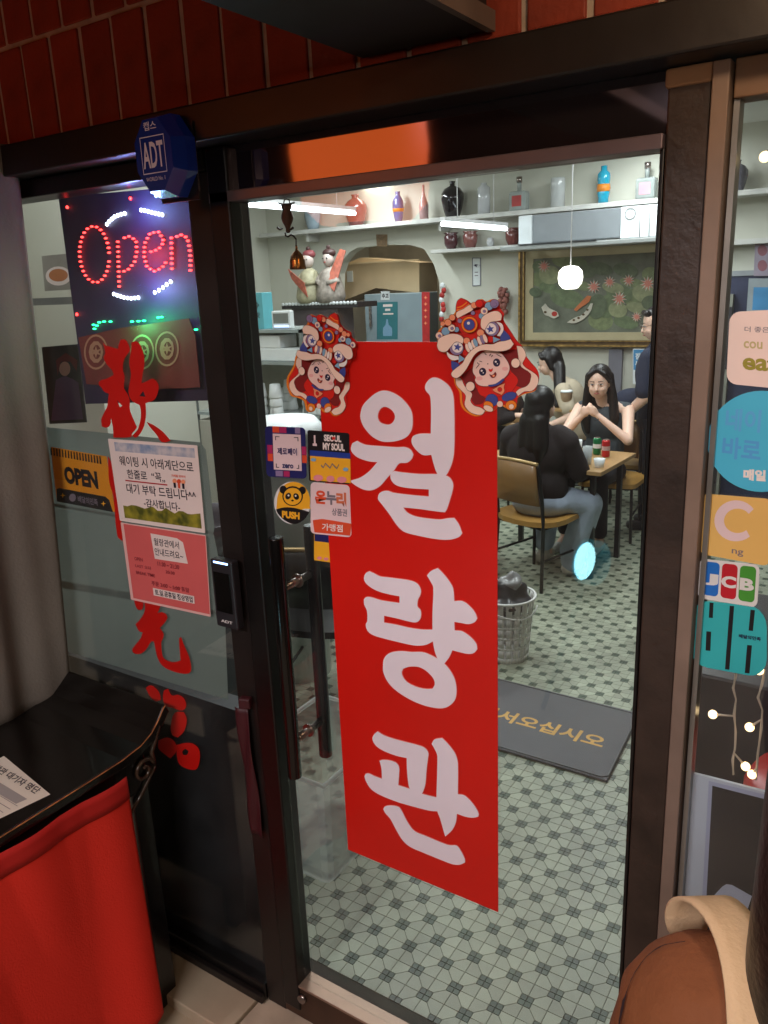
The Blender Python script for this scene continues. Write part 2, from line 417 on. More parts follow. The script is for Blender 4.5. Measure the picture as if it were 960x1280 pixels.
# frame of the whole front
fr = thing('shopfront_frame', 'black painted metal frame of posts and lintel round door and windows', 'frame', (0, 0, 0))
MB().box(-1.3, 2.0, -.09, .06, 2.192, 2.259).build('lintel', brownp, fr, bevel=.004)
MB().box(-1.3, -.31, -.03, .05, 2.150, 2.190).build('window_head', blackp, fr, bevel=.003)
MB().box(-.372, -.305, -.022, .05, -.004, 2.15).build('post', brownp, fr, bevel=.003)
MB().box(.604, .664, -.022, .05, -.004, 2.188).build('post', M('right_post_paint', S(52, 39, 32), .45, noise=.35, nscale=14, bump=.3, bscale=70), fr, bevel=.003)
MB().box(.600, .6645, -.026, .0, 2.165, 2.1905).build('tan_patch', M('rough_tan', S(150, 118, 90), .8, noise=.2, bump=.4), fr, bevel=.004)  # small tan block over the top of the post
MB().box(.666, .689, -.036, .05, -.004, 2.188).build('trim_strip', M('pale_wood_trim', S(128, 108, 95), .5, noise=.15, nscale=12), fr, bevel=.002)
MB().box(.692, 2.0, -.02, .03, 2.14, 2.19).build('window_head', M('tan_trim', S(120, 92, 70), .5, noise=.2), fr, bevel=.002)
MB().box(.692, .70, -.012, .02, 0, 2.14).build('glazing_bead', M('grey_bead', S(150, 146, 140), .3, .6), fr)
MB().box(-1.3, -.373, -.03, .04, -.004, .052).build('window_foot', blackp, fr, bevel=.004)
MB().box(-1.3, -.374, -.045, -.0305, -.003, .022).build('foot_flashing', brownp, fr, bevel=.002)
MB().box(-1.3, -1.15, -.03, .05, .052, 2.15).build('post', M('timber_post', S(60, 44, 32), .5, noise=.3), fr, bevel=.003)
MB().box(.692, 2.0, -.03, .04, -.004, .05).build('window_foot', blackp, fr, bevel=.004)
glass = glassmat('window_glass')
MB().box(-1.15, -.373, -.001, .003, .052, 2.15).build('glass_pane', glass, fr)
MB().box(.70, 2.0, -.001, .003, .05, 2.14).build('glass_pane', glass, fr)
# door
dr = thing('glass_door', 'full height glass shop door in a black frame with tall bar handles', 'door', (.17, 0, 0))
MB().box(-.303, -.247, -.03, .03, .03, 2.19).build('stile', blackp, dr, bevel=.004)
MB().box(.596, .603, -.02, .03, .03, 2.09).build('stile', blackp, dr, bevel=.002)
railm = M('bronze_rail', S(80, 58, 46), .35, .5, noise=.3, nscale=10)
MB().box(-.303, .602, -.025, .025, .004, .108).build('bottom_rail', railm, dr, bevel=.002)
MB().box(-.303, .602, -.028, .027, .1085, .116).build('rail_edge', M('rail_edge', S(160, 134, 116), .45, .5, noise=.2), dr, bevel=.001)
p = at(378, 1248, -.027); MB().cyl((p.x, -.024, p.z), (p.x, -.034, p.z), .014, .012, 20).build('bolt', M('steel', S(150, 140, 135), .25, .9), dr)
trm = M('transom_panel', S(112, 100, 106), .05, .92, noise=.0)
trm.node_tree.nodes['Principled BSDF'].inputs['IOR'].default_value = 2.1
MB().box(-.303, .602, -.012, .02, 2.108, 2.191).build('transom_panel', trm, dr)
MB().box(-.303, .602, -.03, .026, 2.086, 2.107).build('header_bar', M('header_alu', S(112, 98, 104), .35, .3, noise=.1), dr, bevel=.002)
MB().box(-.246, .595, -.001, .004, .117, 2.085).build('glass_pane', glass, dr)
for Y, z0, z1 in ((-.065, .81, 1.40), (.055, .80, 1.395)):
    h = MB().cyl((-.165, Y, z0), (-.165, Y, z1), .0165, n=24).build('pull_handle', blackg, dr, bevel=.002); hA = h if Y < 0 else hA
for z in (.90, 1.28):
    MB().cyl((-.165, -.049, z), (-.165, .039, z), .009, n=16).build('standoff', M('steel'  , S(150, 140, 135), .25, .9), hA)
    MB().cyl((-.165, -.006, z), (-.165, -.001, z), .016, n=20).build('washer', M('steel', S(150, 140, 135), .25, .9), hA)
# canopy box above
cb = thing('overhead_sign_box', 'dark metal box projecting out over the door from the brick band', 'sign box', (.23, -.6, 2.27))
MB().box(.115, .345, -1.6, -.07, 2.275, 2.75).build('casing', M('soot_metal', S(26, 22, 20), .6, noise=.3), cb, bevel=.004)
MB().box(.346, .358, -1.6, -.07, 2.272, 2.30).build('edge_angle', M('grey_angle', S(110, 100, 92), .4, .4, noise=.3), cb)
# security sign
ad = thing('alarm_sign', 'blue octagonal alarm box mounted over the left window', 'alarm sign', (-.42, -.09, 2.12))
c = at(192, 194, -.15); rr_ = .080
o8 = lambda r, Y: [Vector((c.x+r*.62*math.cos(PI/8+PI/4*i)*1.25, Y, c.z+r*math.sin(PI/8+PI/4*i))) for i in range(8)]
mb = MB(); a8 = o8(rr_*.86, -.15); b8 = o8(rr_, -.12); d8 = o8(rr_, -.095)
mb.add(a8+b8+d8, [tuple(range(8))]+[(i, (i+1) % 8, 8+(i+1) % 8, 8+i) for i in range(8)]+[(8+i, 8+(i+1) % 8, 16+(i+1) % 8, 16+i) for i in range(8)])
mb.build('housing', M('blue_plastic', S(22, 44, 120), .18, noise=.1, coat=.5, emit=.05), ad)
MB().box(c.x-.05, c.x+.055, -.0955, -.0905, c.z-.08, c.z+.06).build('backplate', blackp, ad)
white_p = M('print_white', S(225, 222, 220), .5, noise=.05)
pinkw = M('sign_white', S(215, 205, 215), .5, noise=.03, emit=.05)
Y8 = -.1507
def wbox(mb, x0, x1, z0, z1, Y): mb.add([(x0, Y, z0), (x1, Y, z0), (x1, Y, z1), (x0, Y, z1)], [(0, 1, 2, 3)])
mb = MB(); w = .033; h0, h1 = c.z-.032, c.z+.034
for a_, b_, e_, f_ in ((-w, w, h0, h0+.0016), (-w, w, h1-.0016, h1), (-w, -w+.0014, h0, h1), (w-.0014, w, h0, h1)): wbox(mb, c.x+a_, c.x+b_, e_, f_, Y8)
mb.build('frame_line', pinkw, ad)
mb = MB(); V3 = lambda x, z: Vector((c.x+x, Y8-.0003, c.z+z))
text3(mb, 'ADT', V3(-.029, -.022), V3(.028, -.022), V3(-.029, .024), .02); mb.build('lettering', pinkw, ad)
mb = MB(); text3(mb, 'WORLD No. 1', V3(-.026, -.045), V3(.026, -.045), V3(-.026, -.038)); text3(mb, '캡스', V3(-.018, .044), V3(.016, .044), V3(-.018, .059), .01); mb.build('lettering', pinkw, ad)
# card reader on the post
rd = thing('card_reader', 'dark grey card reader with a small blue status light on the door post', 'card reader', (-.38, -.036, 1.12))
a1 = at(262, 698, -.06); a2 = at(289, 703, -.06); a3 = at(266, 776, -.06)
MB().box(a1.x, a2.x, -.06, -.036, a3.z-.01, a1.z).build('case', M('reader_plastic', S(40, 38, 42), .3, noise=.1), rd, bevel=.004)
MB().box(a1.x+.012, a2.x-.012, -.0612, -.0601, a1.z-.008, a1.z-.004).build('status_light', M('status_blue', (.3, .5, 1), emit=6, noise=0), rd)
MB().box(a1.x+.008, a2.x-.009, -.0615, -.0601, a3.z+.03, a1.z-.03).build('touch_pad', blackg, rd, bevel=.0006)
mb = MB(); text3(mb, 'ADT', Vector((a1.x+.018, -.0613, a3.z+.004)), Vector((a2.x-.014, -.0613, a3.z+.004)), Vector((a1.x+.018, -.0613, a3.z+.011)), .02); mb.build('lettering', white_p, rd)

# ------------------------------------------------------------------ red name banner on the door
redv = M('banner_red', S(212, 24, 14), .34, noise=.06, nscale=3, bump=.5, bscale=9)
letw = M('letter_white', S(240, 230, 240), .45, noise=.03)
letp = M('letter_edge', S(235, 120, 110), .45, noise=0)
bn = thing('name_banner', 'tall red banner on the glass door with three large white Korean letters', 'banner', (.16, -.003, .6))
TL, TR, BR, BL = at(400, 427), at(625, 427), at(621, 1138), at(433, 1060)
xl = (TL.x+BL.x)/2; xr = (TR.x+BR.x)/2; zt = (TL.z+TR.z)/2; zb = (BL.z+BR.z)/2
MB().box(xl, xr, -.0035, -.0012, zb, zt).build('banner_sheet', redv, bn, bevel=.0008)
pr = Print(-.0036, bn)
def LT(o, s, P): return [(o[0]+u/s, o[1]+v/s) for u, v in P]
A, B_, C_ = (440, 460), (440, 690), (440, 900); z5 = 5.333
W1 = [[LT(A, z5, [(58,310),(75,250),(120,200),(165,165),(210,150),(260,158),(320,190),(370,240),(400,290),(407,350),(400,410),(370,455),(320,480),(250,492),(190,485),(130,450),(80,390),(60,340)]), LT(A, z5, [(175,315),(190,275),(218,258),(255,270),(285,305),(285,345),(255,375),(215,372),(185,355)])],
 [LT(A, z5, [(-5,540),(5,500),(38,485),(65,500),(100,512),(200,520),(300,527),(360,527),(395,545),(412,575),(400,605),(370,630),(318,635),(285,678),(262,705),(240,728),(190,785),(140,812),(90,812),(40,790),(0,762),(-5,750),(60,728),(120,685),(172,626),(120,622),(50,600),(10,570)])],
 [LT(A, z5, [(490,120),(505,90),(535,65),(570,65),(610,85),(650,120),(675,170),(683,240),(686,400),(683,560),(670,630),(650,680),(628,715),(600,725),(572,705),(550,650),(532,578),(480,580),(440,555),(405,510),(400,475),(415,450),(460,437),(528,436),(530,300),(527,215),(520,180),(495,150)])],
 [LT(A, z5, [(285,685),(330,693),(450,705),(572,706),(628,715),(660,735),(678,775),(672,820),(655,880),(635,940),(622,960),(570,955),(450,938),(345,928),(370,960),(420,985),(500,1000),(590,1008),(640,1000),(685,998),(715,1040),(738,1100),(715,1125),(650,1143),(560,1138),(440,1115),(350,1090),(305,1050),(250,970),(200,905),(178,875),(182,840),(210,820),(245,818),(280,830),(400,845),(515,855),(515,808),(430,803),(340,793),(290,775),(262,740),(262,705)])]]
W2 = [[LT(B_, z5, [(83,175),(95,140),(120,126),(150,140),(190,160),(250,168),(330,178),(400,190),(440,210),(462,250),(458,285),(443,315),(440,360),(460,385),(463,425),(450,455),(425,467),(380,460),(300,440),(217,422),(217,468),(300,483),(400,505),(480,515),(545,515),(545,592),(500,615),(450,622),(400,618),(300,595),(200,570),(140,550),(105,520),(95,480),(105,460),(103,390),(85,350),(82,315),(100,298),(140,302),(200,320),(320,338),(320,293),(250,280),(180,260),(130,235),(95,205)])],
 [LT(B_, z5, [(503,155),(530,125),(575,105),(610,140),(650,190),(677,240),(685,325),(740,325),(790,360),(825,405),(838,440),(820,465),(780,478),(730,470),(685,463),(687,520),(740,527),(800,570),(832,610),(838,645),(815,670),(780,677),(720,665),(672,652),(650,700),(618,742),(590,735),(572,705),(555,660),(543,592),(540,515),(540,400),(545,235),(530,200)])],
 [LT(B_, z5, [(210,760),(215,715),(240,680),(280,663),(340,658),(400,664),(470,664),(520,680),(572,707),(620,742),(660,790),(690,850),(700,920),(690,980),(655,1020),(610,1038),(550,1035),(470,1015),(380,975),(290,915),(240,860),(213,800)]), LT(B_, z5, [(335,800),(345,775),(385,762),(440,762),(475,775),(510,800),(545,840),(555,880),(540,908),(500,910),(440,898),(380,870),(350,840)])]]
W3 = [[LT(C_, z5, [(140,125),(150,95),(175,73),(210,95),(260,115),(350,140),(440,163),(485,180),(512,215),(508,260),(500,330),(493,420),(480,465),(470,487),(430,480),(390,455),(378,410),(370,320),(368,250),(300,235),(220,205),(165,170)])],
 [LT(C_, z5, [(187,268),(210,262),(250,265),(295,280),(317,310),(317,360),(312,430),(290,440),(203,400),(203,385),(200,320)])],
 [LT(C_, z5, [(88,375),(95,355),(115,352),(150,368),(203,388),(312,430),(390,455),(470,487),(567,512),(572,605),(520,600),(420,575),(300,540),(190,495),(135,460),(105,420)])],
 [LT(C_, z5, [(535,155),(555,125),(605,116),(635,145),(680,200),(700,240),(710,290),(709,490),(750,497),(790,530),(825,575),(848,620),(845,640),(810,647),(760,640),(703,620),(695,680),(670,730),(625,772),(610,720),(590,650),(573,605),(567,512),(570,400),(573,240),(565,210)])],
 [LT(C_, z5, [(213,590),(225,572),(265,565),(315,575),(335,600),(360,650),(390,700),(425,738),(500,770),(600,812),(655,830),(700,832),(725,860),(755,920),(757,945),(720,960),(670,955),(590,925),(480,880),(390,840),(340,795),(300,730),(260,655),(225,615)])]]
for Wd in (W1, W2, W3):
    pr.shape('letter_edge', letp, [[offset(smooth(l, 3), .5 if i == 0 else -.5) for i, l in enumerate(st)] for st in Wd])
for Wd in (W1, W2, W3):
    pr.shape('letter', letw, [[smooth(l, 4) for l in st] for st in Wd])

# ------------------------------------------------------------------ lion dance stickers
def colr(n, r, g_, b): return M('ink_'+n, S(r, g_, b), .45, noise=.04)
GOLD, RED, MAR, CRM, FACE, PEA = colr('gold', 236, 130, 30), colr('red', 214, 30, 18), colr('maroon', 128, 26, 26), colr('cream', 246, 214, 196), colr('face', 244, 206, 196), colr('peach', 240, 150, 110)
BLU, LBL, WHT, VIO, NVY, OUT = colr('blue', 62, 74, 150), colr('light_blue', 128, 170, 200), colr('white', 240, 228, 224), colr('violet', 140, 120, 160), colr('navy', 26, 20, 60), colr('outline', 74, 20, 26)
MAP = [((250,90),(620,130)),((325,258),(547,335)),((230,430),(665,540)),((495,290),(375,395)),((478,620),(443,768)),((320,755),(615,920)),((680,565),(248,715)),((450,915),(525,1110)),((635,915),(335,1090)),((860,650),(100,820)),((350,985),(640,1190))]
def affine(M_):
    # least squares [x y 1] -> u, v
    import itertools
    S3 = [[0]*3 for _ in range(3)]; bu = [0]*3; bv = [0]*3
    for (x, y), (u, v) in M_:
        q = (x, y, 1)
        for a in range(3):
            bu[a] += q[a]*u; bv[a] += q[a]*v
            for b in range(3): S3[a][b] += q[a]*q[b]
    m = Matrix(S3).inverted(); return m@Vector(bu), m@Vector(bv)
AU, AV = affine(MAP)
def lion(label, f, group):
    c = at(*f(500, 600)); t = thing('lion_dance_sticker', label, 'sticker', (c.x, -.004, c.z), group)
    Y0 = -.0052
    sil = [(205,140),(215,75),(240,48),(270,55),(300,70),(330,92),(370,70),(410,55),(440,75),(480,60),(515,55),(545,85),(555,130),(585,170),(580,220),(610,270),(650,330),(690,390),(730,430),(755,500),(800,560),(850,620),(865,690),(850,750),(830,790),(760,810),(700,840),(690,880),(680,930),(640,945),(600,925),(560,905),(530,920),(490,955),(430,955),(400,985),(350,990),(290,960),(250,920),(235,870),(230,800),(195,740),(185,690),(180,600),(160,540),(120,490),(85,470),(65,420),(50,350),(60,310),(95,270),(100,230),(150,205),(180,180)]
    F = lambda P: [f(*q) for q in P]
    s0 = smooth(sil, 3, 70)
    MB().sheet([[at(*q, 0)+Vector((0, Y0, 0)) for q in F(s0)]], .001, Vector((0, -1, 0))).build('sticker_edge', GOLD, t)
    pr = Print(Y0, t, .0001)
    def sh(name, mat, polys, edge=3, sm=True):
        P2 = [smooth(p, 3, 65) if sm else p for p in polys]
        if edge: pr.shape('outline', OUT, [[F(offset(p, edge))] for p in P2])
        pr.shape(name, mat, [[F(p)] for p in P2])
    sh('cape', RED, [offset(s0, -9)], 2, False)
    sh('fur_trim', CRM, [[(190,690),(230,690),(260,750),(300,790),(322,820),(308,870),(340,910),(390,925),(425,950),(400,980),(350,978),(300,955),(262,900),(272,830),(235,785),(198,745)], [(680,430),(720,440),(752,500),(740,540),(725,572),(750,605),(805,640),(848,680),(845,740),(800,790),(740,795),(690,832),(672,800),(700,775),(760,752),(790,700),(760,650),(720,610),(700,560),(690,500)]])
    sh('cape_lining', MAR, [[(240,670),(330,600),(350,760),(400,830),(430,850),(400,890),(345,900),(320,860),(325,800),(270,740)], [(560,470),(680,460),(690,540),(715,600),(790,655),(780,715),(740,760),(660,745),(640,640),(600,560)]], 2)
    sh('robe', RED, [[(370,740),(450,750),(530,740),(600,680),(640,640),(690,700),(660,770),(600,830),(500,835),(400,830),(365,780)]], 2)
    sh('trousers', BLU, [circ(480, 865, 50), circ(620, 835, 60, 34, rot=-.3)], 2, False)
    sh('shoe', GOLD, [circ(636, 905, 44, 38), circ(455, 905, 40, 30, rot=.5)], 3, False)
    sh('foot', CRM, [circ(455, 930, 40, 22, rot=.4), circ(548, 895, 24), circ(640, 915, 20)], 2, False)
    sh('ornament', PEA, [[(488,780),(515,765),(540,748),(590,728),(580,760),(585,790),(562,822),(535,808),(510,798)]], 2); sh('ornament_bead', RED, [circ(548, 778, 17)], 2, False)
    sh('head', FACE, [[(335,600),(350,540),(400,490),(460,465),(540,478),(590,525),(625,590),(620,640),(590,680),(560,702),(510,740),(440,752),(380,742),(350,705),(358,680),(335,645)]])
    sh('cheek', colr('cheek', 238, 176, 172), [circ(385, 690, 26, 16), circ(590, 612, 24, 16)], 0, False)
    sh('eye', NVY, [circ(412, 636, 26, 29), circ(524, 563, 26, 30)], 3, False); sh('eye_light', WHT, [circ(405, 628, 8), circ(418, 645, 5), circ(518, 556, 8), circ(531, 573, 5)], 0, False)
    sh('nose', RED, [[(462,612),(478,618),(494,608),(492,625),(480,638),(466,630)]], 1); sh('mouth', MAR, [[(468,655),(490,662),(515,636),(524,655),(512,678),(492,684),(476,672)]], 1)
    sh('tongue', PEA, [circ(502, 668, 10, 9)], 0, False)
    sh('face_mark', OUT, [circ(430, 485, 14, 3, rot=.3), circ(440, 497, 10, 3, rot=.5), circ(475, 500, 14, 3, rot=-.9), circ(490, 510, 12, 3, rot=-.9), circ(400, 553, 14, 3, rot=.3), circ(378, 568, 10, 3, rot=.8), circ(457, 572, 5, 5), circ(545, 505, 26, 3, rot=.5), circ(378, 590, 26, 3, rot=-.9)], 0, False)
    sh('hand', CRM, [circ(318, 752, 34, 37), circ(680, 566, 34, 37)], 3, False); sh('collar', BLU, [[(460,742),(520,732),(580,690),(592,700),(560,728),(520,748),(475,752)]], 2)
    sh('hat_crown', RED, [[(200,205),(300,185),(400,170),(445,230),(430,300),(450,350),(380,372),(300,380),(250,330),(220,260)]])
    sh('hat_peak', RED, [[(205,150),(215,75),(245,48),(300,72),(325,105),(215,158)]]); sh('stripe', GOLD, [[(212,120),(250,108),(290,78),(296,84),(255,117),(213,130)], [(210,140),(262,128),(310,92),(316,98),(268,138),(212,150)]], 0)
    sh('peak_trim', CRM, [[(208,185),(215,158),(265,135),(322,100),(350,112),(340,142),(270,180),(220,208)]])
    sh('curl', LBL, [circ(125, 312, 32), circ(470, 112, 32), circ(212, 298, 20), circ(412, 190, 22)], 3, False)
    sh('curl', VIO, [circ(516, 92, 34), circ(345, 166, 16), circ(240, 228, 18)], 3, False)
    sh('curl', CRM, [circ(76, 345, 27), circ(176, 286, 28), circ(436, 150, 28)], 3, False); sh('curl_swirl', VIO, [circ(80, 348, 12), circ(180, 288, 13), circ(438, 152, 12), circ(520, 98, 16)], 1, False)
    sh('pompom', PEA, [circ(184, 202, 24), circ(150, 242, 26), circ(358, 104, 24), circ(108, 252, 18)], 3, False); sh('pompom', RED, [circ(400, 90, 30), circ(295, 480, 28), circ(490, 374, 26)], 3, False)
    sh('gem_ring', GOLD, [circ(323, 258, 64)], 3, False); sh('gem_setting', RED, [circ(323, 258, 50)], 0, False); sh('gem', BLU, [circ(322, 258, 42)], 3, False); sh('gem_light', WHT, [circ(316, 246, 12)], 0, False)
    sh('ribbon', BLU, [[(180,545),(235,565),(250,590),(202,640),(182,600)], [(570,345),(600,300),(650,360),(640,385),(575,395)]], 2); sh('ribbon', LBL, [[(245,498),(292,530),(236,562)], [(513,352),(572,376),(516,402)]], 2)
    sh('eye_lid', WHT, [[(142,465),(175,495),(238,510),(242,535),(190,540),(155,512)], [(540,235),(585,250),(597,300),(570,350),(545,345),(575,290)]], 2)
    sh('eye_disc', VIO, [circ(225, 445, 54), circ(506, 290, 56)], 3, False); sh('eye_disc', WHT, [circ(232, 438, 42), circ(498, 290, 44)], 1, False); sh('eye_star', BLU, [star(233, 436, 34, rot=.2), star(494, 293, 34, rot=-.2)], 0, False)
    sh('brow', CRM, [[(75,400),(85,370),(130,345),(190,330),(250,340),(280,370),(275,408),(222,392),(182,430),(140,472),(90,465),(72,430)], [(420,240),(430,200),(480,165),(550,150),(585,180),(580,222),(540,230),(490,240),(450,300),(424,280)]])
    sh('pompom', PEA, [circ(308, 386, 26), circ(418, 322, 28)], 3, False)
    for i, (x, y, mt) in enumerate(((316, 442, CRM), (338, 428, WHT), (364, 412, CRM), (380, 400, LBL), (412, 385, CRM), (436, 375, VIO), (458, 366, CRM))): sh('nose_band', mt, [circ(x, y, 15, 36, rot=-.35)], 2, False)
    sh('hat_brim', CRM, [[(190,640),(230,600),(280,560),(300,520),(350,460),(420,420),(470,412),(520,412),(570,392),(620,385),(660,372),(685,410),(650,450),(580,467),(500,462),(420,462),(370,500),(335,560),(300,620),(240,677),(200,670)]])
    return t
lion('lion dance rabbit sticker over the right top corner of the red banner', lambda u, v: (540+u/6.4, 365+v/6.4), 'lion dance stickers on the door')
lion('smaller lion dance rabbit sticker over the left top corner of the red banner', lambda u, v: (350+(AU[0]*u+AU[1]*v+AU[2])/8.533, 380+(AV[0]*u+AV[1]*v+AV[2])/8.533), 'lion dance stickers on the door')

# ------------------------------------------------------------------ stickers left of the banner
def sticker(name, label, cat, Q, mat, r=.1, Y=-.0048, sheetname='backing', thick=.0008):
    P = rquad(Q, r) if len(Q) == 4 else Q
    c = at(sum(q[0] for q in P)/len(P), sum(q[1] for q in P)/len(P)); t = thing(name, label, cat, (c.x, Y, c.z))
    MB().sheet([[at(*q, 0)+Vector((0, Y, 0)) for q in P]], thick, Vector((0, -1, 0))).build(sheetname, mat, t)
    pr = Print(Y, t); return t, pr
def lerpq(Q, u, v):
    TL, TR, BR, BL = [Vector(q) for q in Q]; p = (TL*(1-u)+TR*u)*(1-v)+(BL*(1-u)+BR*u)*v; return (p.x, p.y)
def sub(Q, u0, u1, v0, v1): return [lerpq(Q, u0, v0), lerpq(Q, u1, v0), lerpq(Q, u1, v1), lerpq(Q, u0, v1)]
NV = colr('deep_navy', 32, 34, 96); ORG = colr('orange_red', 222, 78, 44); PUR = colr('magenta', 176, 40, 96); BLK = colr('black', 22, 18, 22); YEL = colr('yellow', 244, 176, 40); GRY = colr('grey_text', 120, 110, 120); PNK = colr('pink_white', 232, 205, 208)
Q = [(333,532),(383,534),(385,598),(335,595)]
t, pr = sticker('payment_sticker', 'square navy and red bordered payment sticker beside the handle', 'sticker', Q, NV)
pr.shape('border_block', ORG, [sub(Q, .15, .32, .01, .13), sub(Q, .01, .14, .55, .7), sub(Q, .87, .99, .55, .7)]); pr.shape('border_block', PUR, [sub(Q, .33, .5, .01, .13), sub(Q, .01, .14, .38, .54), sub(Q, .87, .99, .38, .54), sub(Q, .4, .55, .88, .99)]); pr.shape('border_block', VIO, [sub(Q, .2, .38, .88, .99), sub(Q, .72, .85, .01, .13)])
pr.shape('panel', PNK, [sub(Q, .16, .86, .15, .86)])
pr.shape('bracket', BLK, [sub(Q, .22, .24, .2, .28), sub(Q, .22, .33, .2, .215), sub(Q, .78, .8, .2, .28), sub(Q, .69, .8, .2, .215), sub(Q, .22, .24, .74, .82), sub(Q, .22, .3, .805, .82), sub(Q, .78, .8, .74, .82), sub(Q, .74, .8, .805, .82)])
def qtext(pr, Q, mat, txt, u0, u1, v0, v1, bold=0): return ptext(pr, 'lettering', mat, txt, lerpq(Q, u0, v1), lerpq(Q, u1, v1), lerpq(Q, u0, v0), bold)
qtext(pr, Q, NV, '제로페이', .27, .76, .42, .56, .02); qtext(pr, Q, NV, 'zero', .38, .66, .74, .82, .03)
Q = [(386,537),(438,541),(439,605),(388,601)]
t, pr = sticker('city_sticker', 'black and yellow SEOUL MY SOUL sticker right of the payment sticker', 'sticker', Q, BLK, .05)
pr.shape('yellow_field', YEL, [sub(Q, .01, .99, .5, .985)]); pr.shape('band', colr('royal', 34, 60, 150), [sub(Q, .01, .99, .4, .51)])
qtext(pr, Q, WHT, 'SEOUL', .36, .78, .07, .2, .05); qtext(pr, Q, WHT, 'MY SOUL', .33, .86, .23, .37, .05)
pr.shape('heart', RED, [star(*lerpq(Q, .6, .13), 3, 1.6)]); pr.shape('tower', PNK, [sub(Q, .12, .16, .1, .3), sub(Q, .09, .19, .26, .31)])
pr.shape('wave_print', colr('pinkish', 230, 140, 150), [circ(*lerpq(Q, .2, .93), 6, 4), circ(*lerpq(Q, .5, .93), 5, 4), circ(*lerpq(Q, .78, .93), 6, 4)]); pr.shape('bubble', LBL, [circ(*lerpq(Q, .1, .58), 3.4, 2.2), circ(*lerpq(Q, .88, .72), 3.4, 2.4)])
pr.shape('handwriting', GRY, [[lerpq(Q, .28+.055*i, .66+.05*math.sin(i*2.1)) for i in range(9)]+[lerpq(Q, .28+.055*i, .69+.05*math.sin(i*2.1)) for i in reversed(range(9))]])
PC = circ(367, 628, 22.5, 26.5, 32, rot=-.1)
t, pr = sticker('push_sticker', 'round panda sticker reading PUSH above the door handle', 'sticker', PC, white_p)
pr.shape('yellow_top', YEL, [[(345.5+43*i/10, 636+(2 if 2 < i < 8 else 0)) for i in range(11)]+[(367+20.8*math.cos(a), 627+24.8*math.sin(a)) for a in [math.radians(14-198*k/14) for k in range(15)]]])
pr.shape('panda_ear', BLK, [circ(354, 612, 4.5, 5), circ(378, 613, 4.5, 5)]); pr.shape('panda_outline', BLK, [circ(366, 620, 13, 12.5)]); pr.shape('panda_face', YEL, [circ(366, 620.4, 11.3, 10.8)])
pr.shape('panda_eye', BLK, [circ(360.5, 620, 3.4, 4.3, rot=.5), circ(370.5, 620.5, 3.4, 4.3, rot=-.5), circ(366, 625.5, 1.6, 1.2)]); pr.shape('eye_light', WHT, [circ(361, 619.2, 1.2), circ(370, 619.6, 1.2)])
pr.shape('black_lens', BLK, [smooth([(345.5,636.5),(356,634),(367,634.5),(378,637),(387.5,640),(380,650),(368,655),(356,650),(348,642)], 3, 60)])
ptext(pr, 'lettering', YEL, 'PUSH', (353, 647), (375, 649.5), (353, 638), .06)
Q = [(390,602),(438.5,606),(441,671),(390,666)]
t, pr = sticker('voucher_sticker', 'white and orange gift voucher shop sticker under the black yellow one', 'sticker', Q, PNK)
pr.shape('orange_band', ORG, [[lerpq(Q, .02, .75), lerpq(Q, .25, .71), lerpq(Q, .5, .72), lerpq(Q, .98, .75)]+list(reversed([lerpq(Q, .06+.88*i/6, .985) for i in range(7)]))])
qtext(pr, Q, ORG, '온', .08, .36, .16, .42, .05); qtext(pr, Q, GRY, '누', .36, .62, .16, .42, .05); qtext(pr, Q, colr('tan_orange', 214, 110, 70), '리', .62, .87, .16, .44, .05); qtext(pr, Q, GRY, '상품권', .5, .88, .48, .62, .02); qtext(pr, Q, WHT, '가맹점', .25, .76, .79, .93, .02)
Q = [(393,667),(413,669),(414,703),(393,700)]
t, pr = sticker('small_sticker', 'small navy and yellow sticker half behind the banner edge', 'sticker', Q, YEL, .05, -.0011)
pr.shape('band', NV, [sub(Q, .01, .99, .01, .28)]); pr.shape('pink_print', colr('pinkish', 230, 140, 150), [circ(*lerpq(Q, .3, .9), 3, 2), circ(*lerpq(Q, .7, .9), 3, 2)])

# ------------------------------------------------------------------ stickers on the right window
def rw(name, label, Q, mat, r=.12, **k): return sticker(name, label, 'sticker', Q, mat, r, **k)
CR = colr('blush', 238, 214, 206)
Q = [(913,390),(1003,385),(1000,488),(908.5,479)]
t, pr = rw('delivery_sticker', 'pale pink rounded delivery app sticker at the top of the right window', Q, CR, .14)
ptext(pr, 'lettering', GRY, '더 좋은 식사', (930.5, 415), (985, 416.5), (930.8, 408), .01)
OLV = colr('olive', 150, 140, 40)
ptext(pr, 'lettering', colr('tan', 190, 175, 120), 'cou', (929.5, 435), (953, 436.5), (929.7, 426), .02); ptext(pr, 'lettering', OLV, 'eats', (928, 462), (985, 466), (928.5, 443), .03)
t, pr = rw('round_sticker', 'large round sky blue sticker below the pale pink one', circ(953, 551, 68, 63, 48), colr('sky', 74, 186, 222))
ptext(pr, 'lettering', colr('faded_blue', 82, 160, 220), '바로', (902, 572), (950, 578), (904, 545), .03); ptext(pr, 'lettering', colr('faded_blue2', 90, 172, 226), '네이', (906, 538), (950, 541), (908, 510), .03); ptext(pr, 'lettering', WHT, '매일', (929, 600), (957, 602), (929.5, 586), .05)
Q = [(878,616),(966,623),(963,707),(874.5,691)]
t, pr = rw('ring_sticker', 'mustard yellow sticker with a pale ring on the right window', Q, colr('mustard', 232, 186, 104), .1)
def ringpart(cx, cy, r0, r1, a0, a1, n=24): return [(cx+r1*math.cos(math.radians(a0+(a1-a0)*i/n)), cy+r1*.95*math.sin(math.radians(a0+(a1-a0)*i/n))) for i in range(n+1)]+[(cx+2+r0*math.cos(math.radians(a0+(a1-a0)*i/n)), cy+r0*.9*math.sin(math.radians(a0+(a1-a0)*i/n))) for i in reversed(range(n+1))]
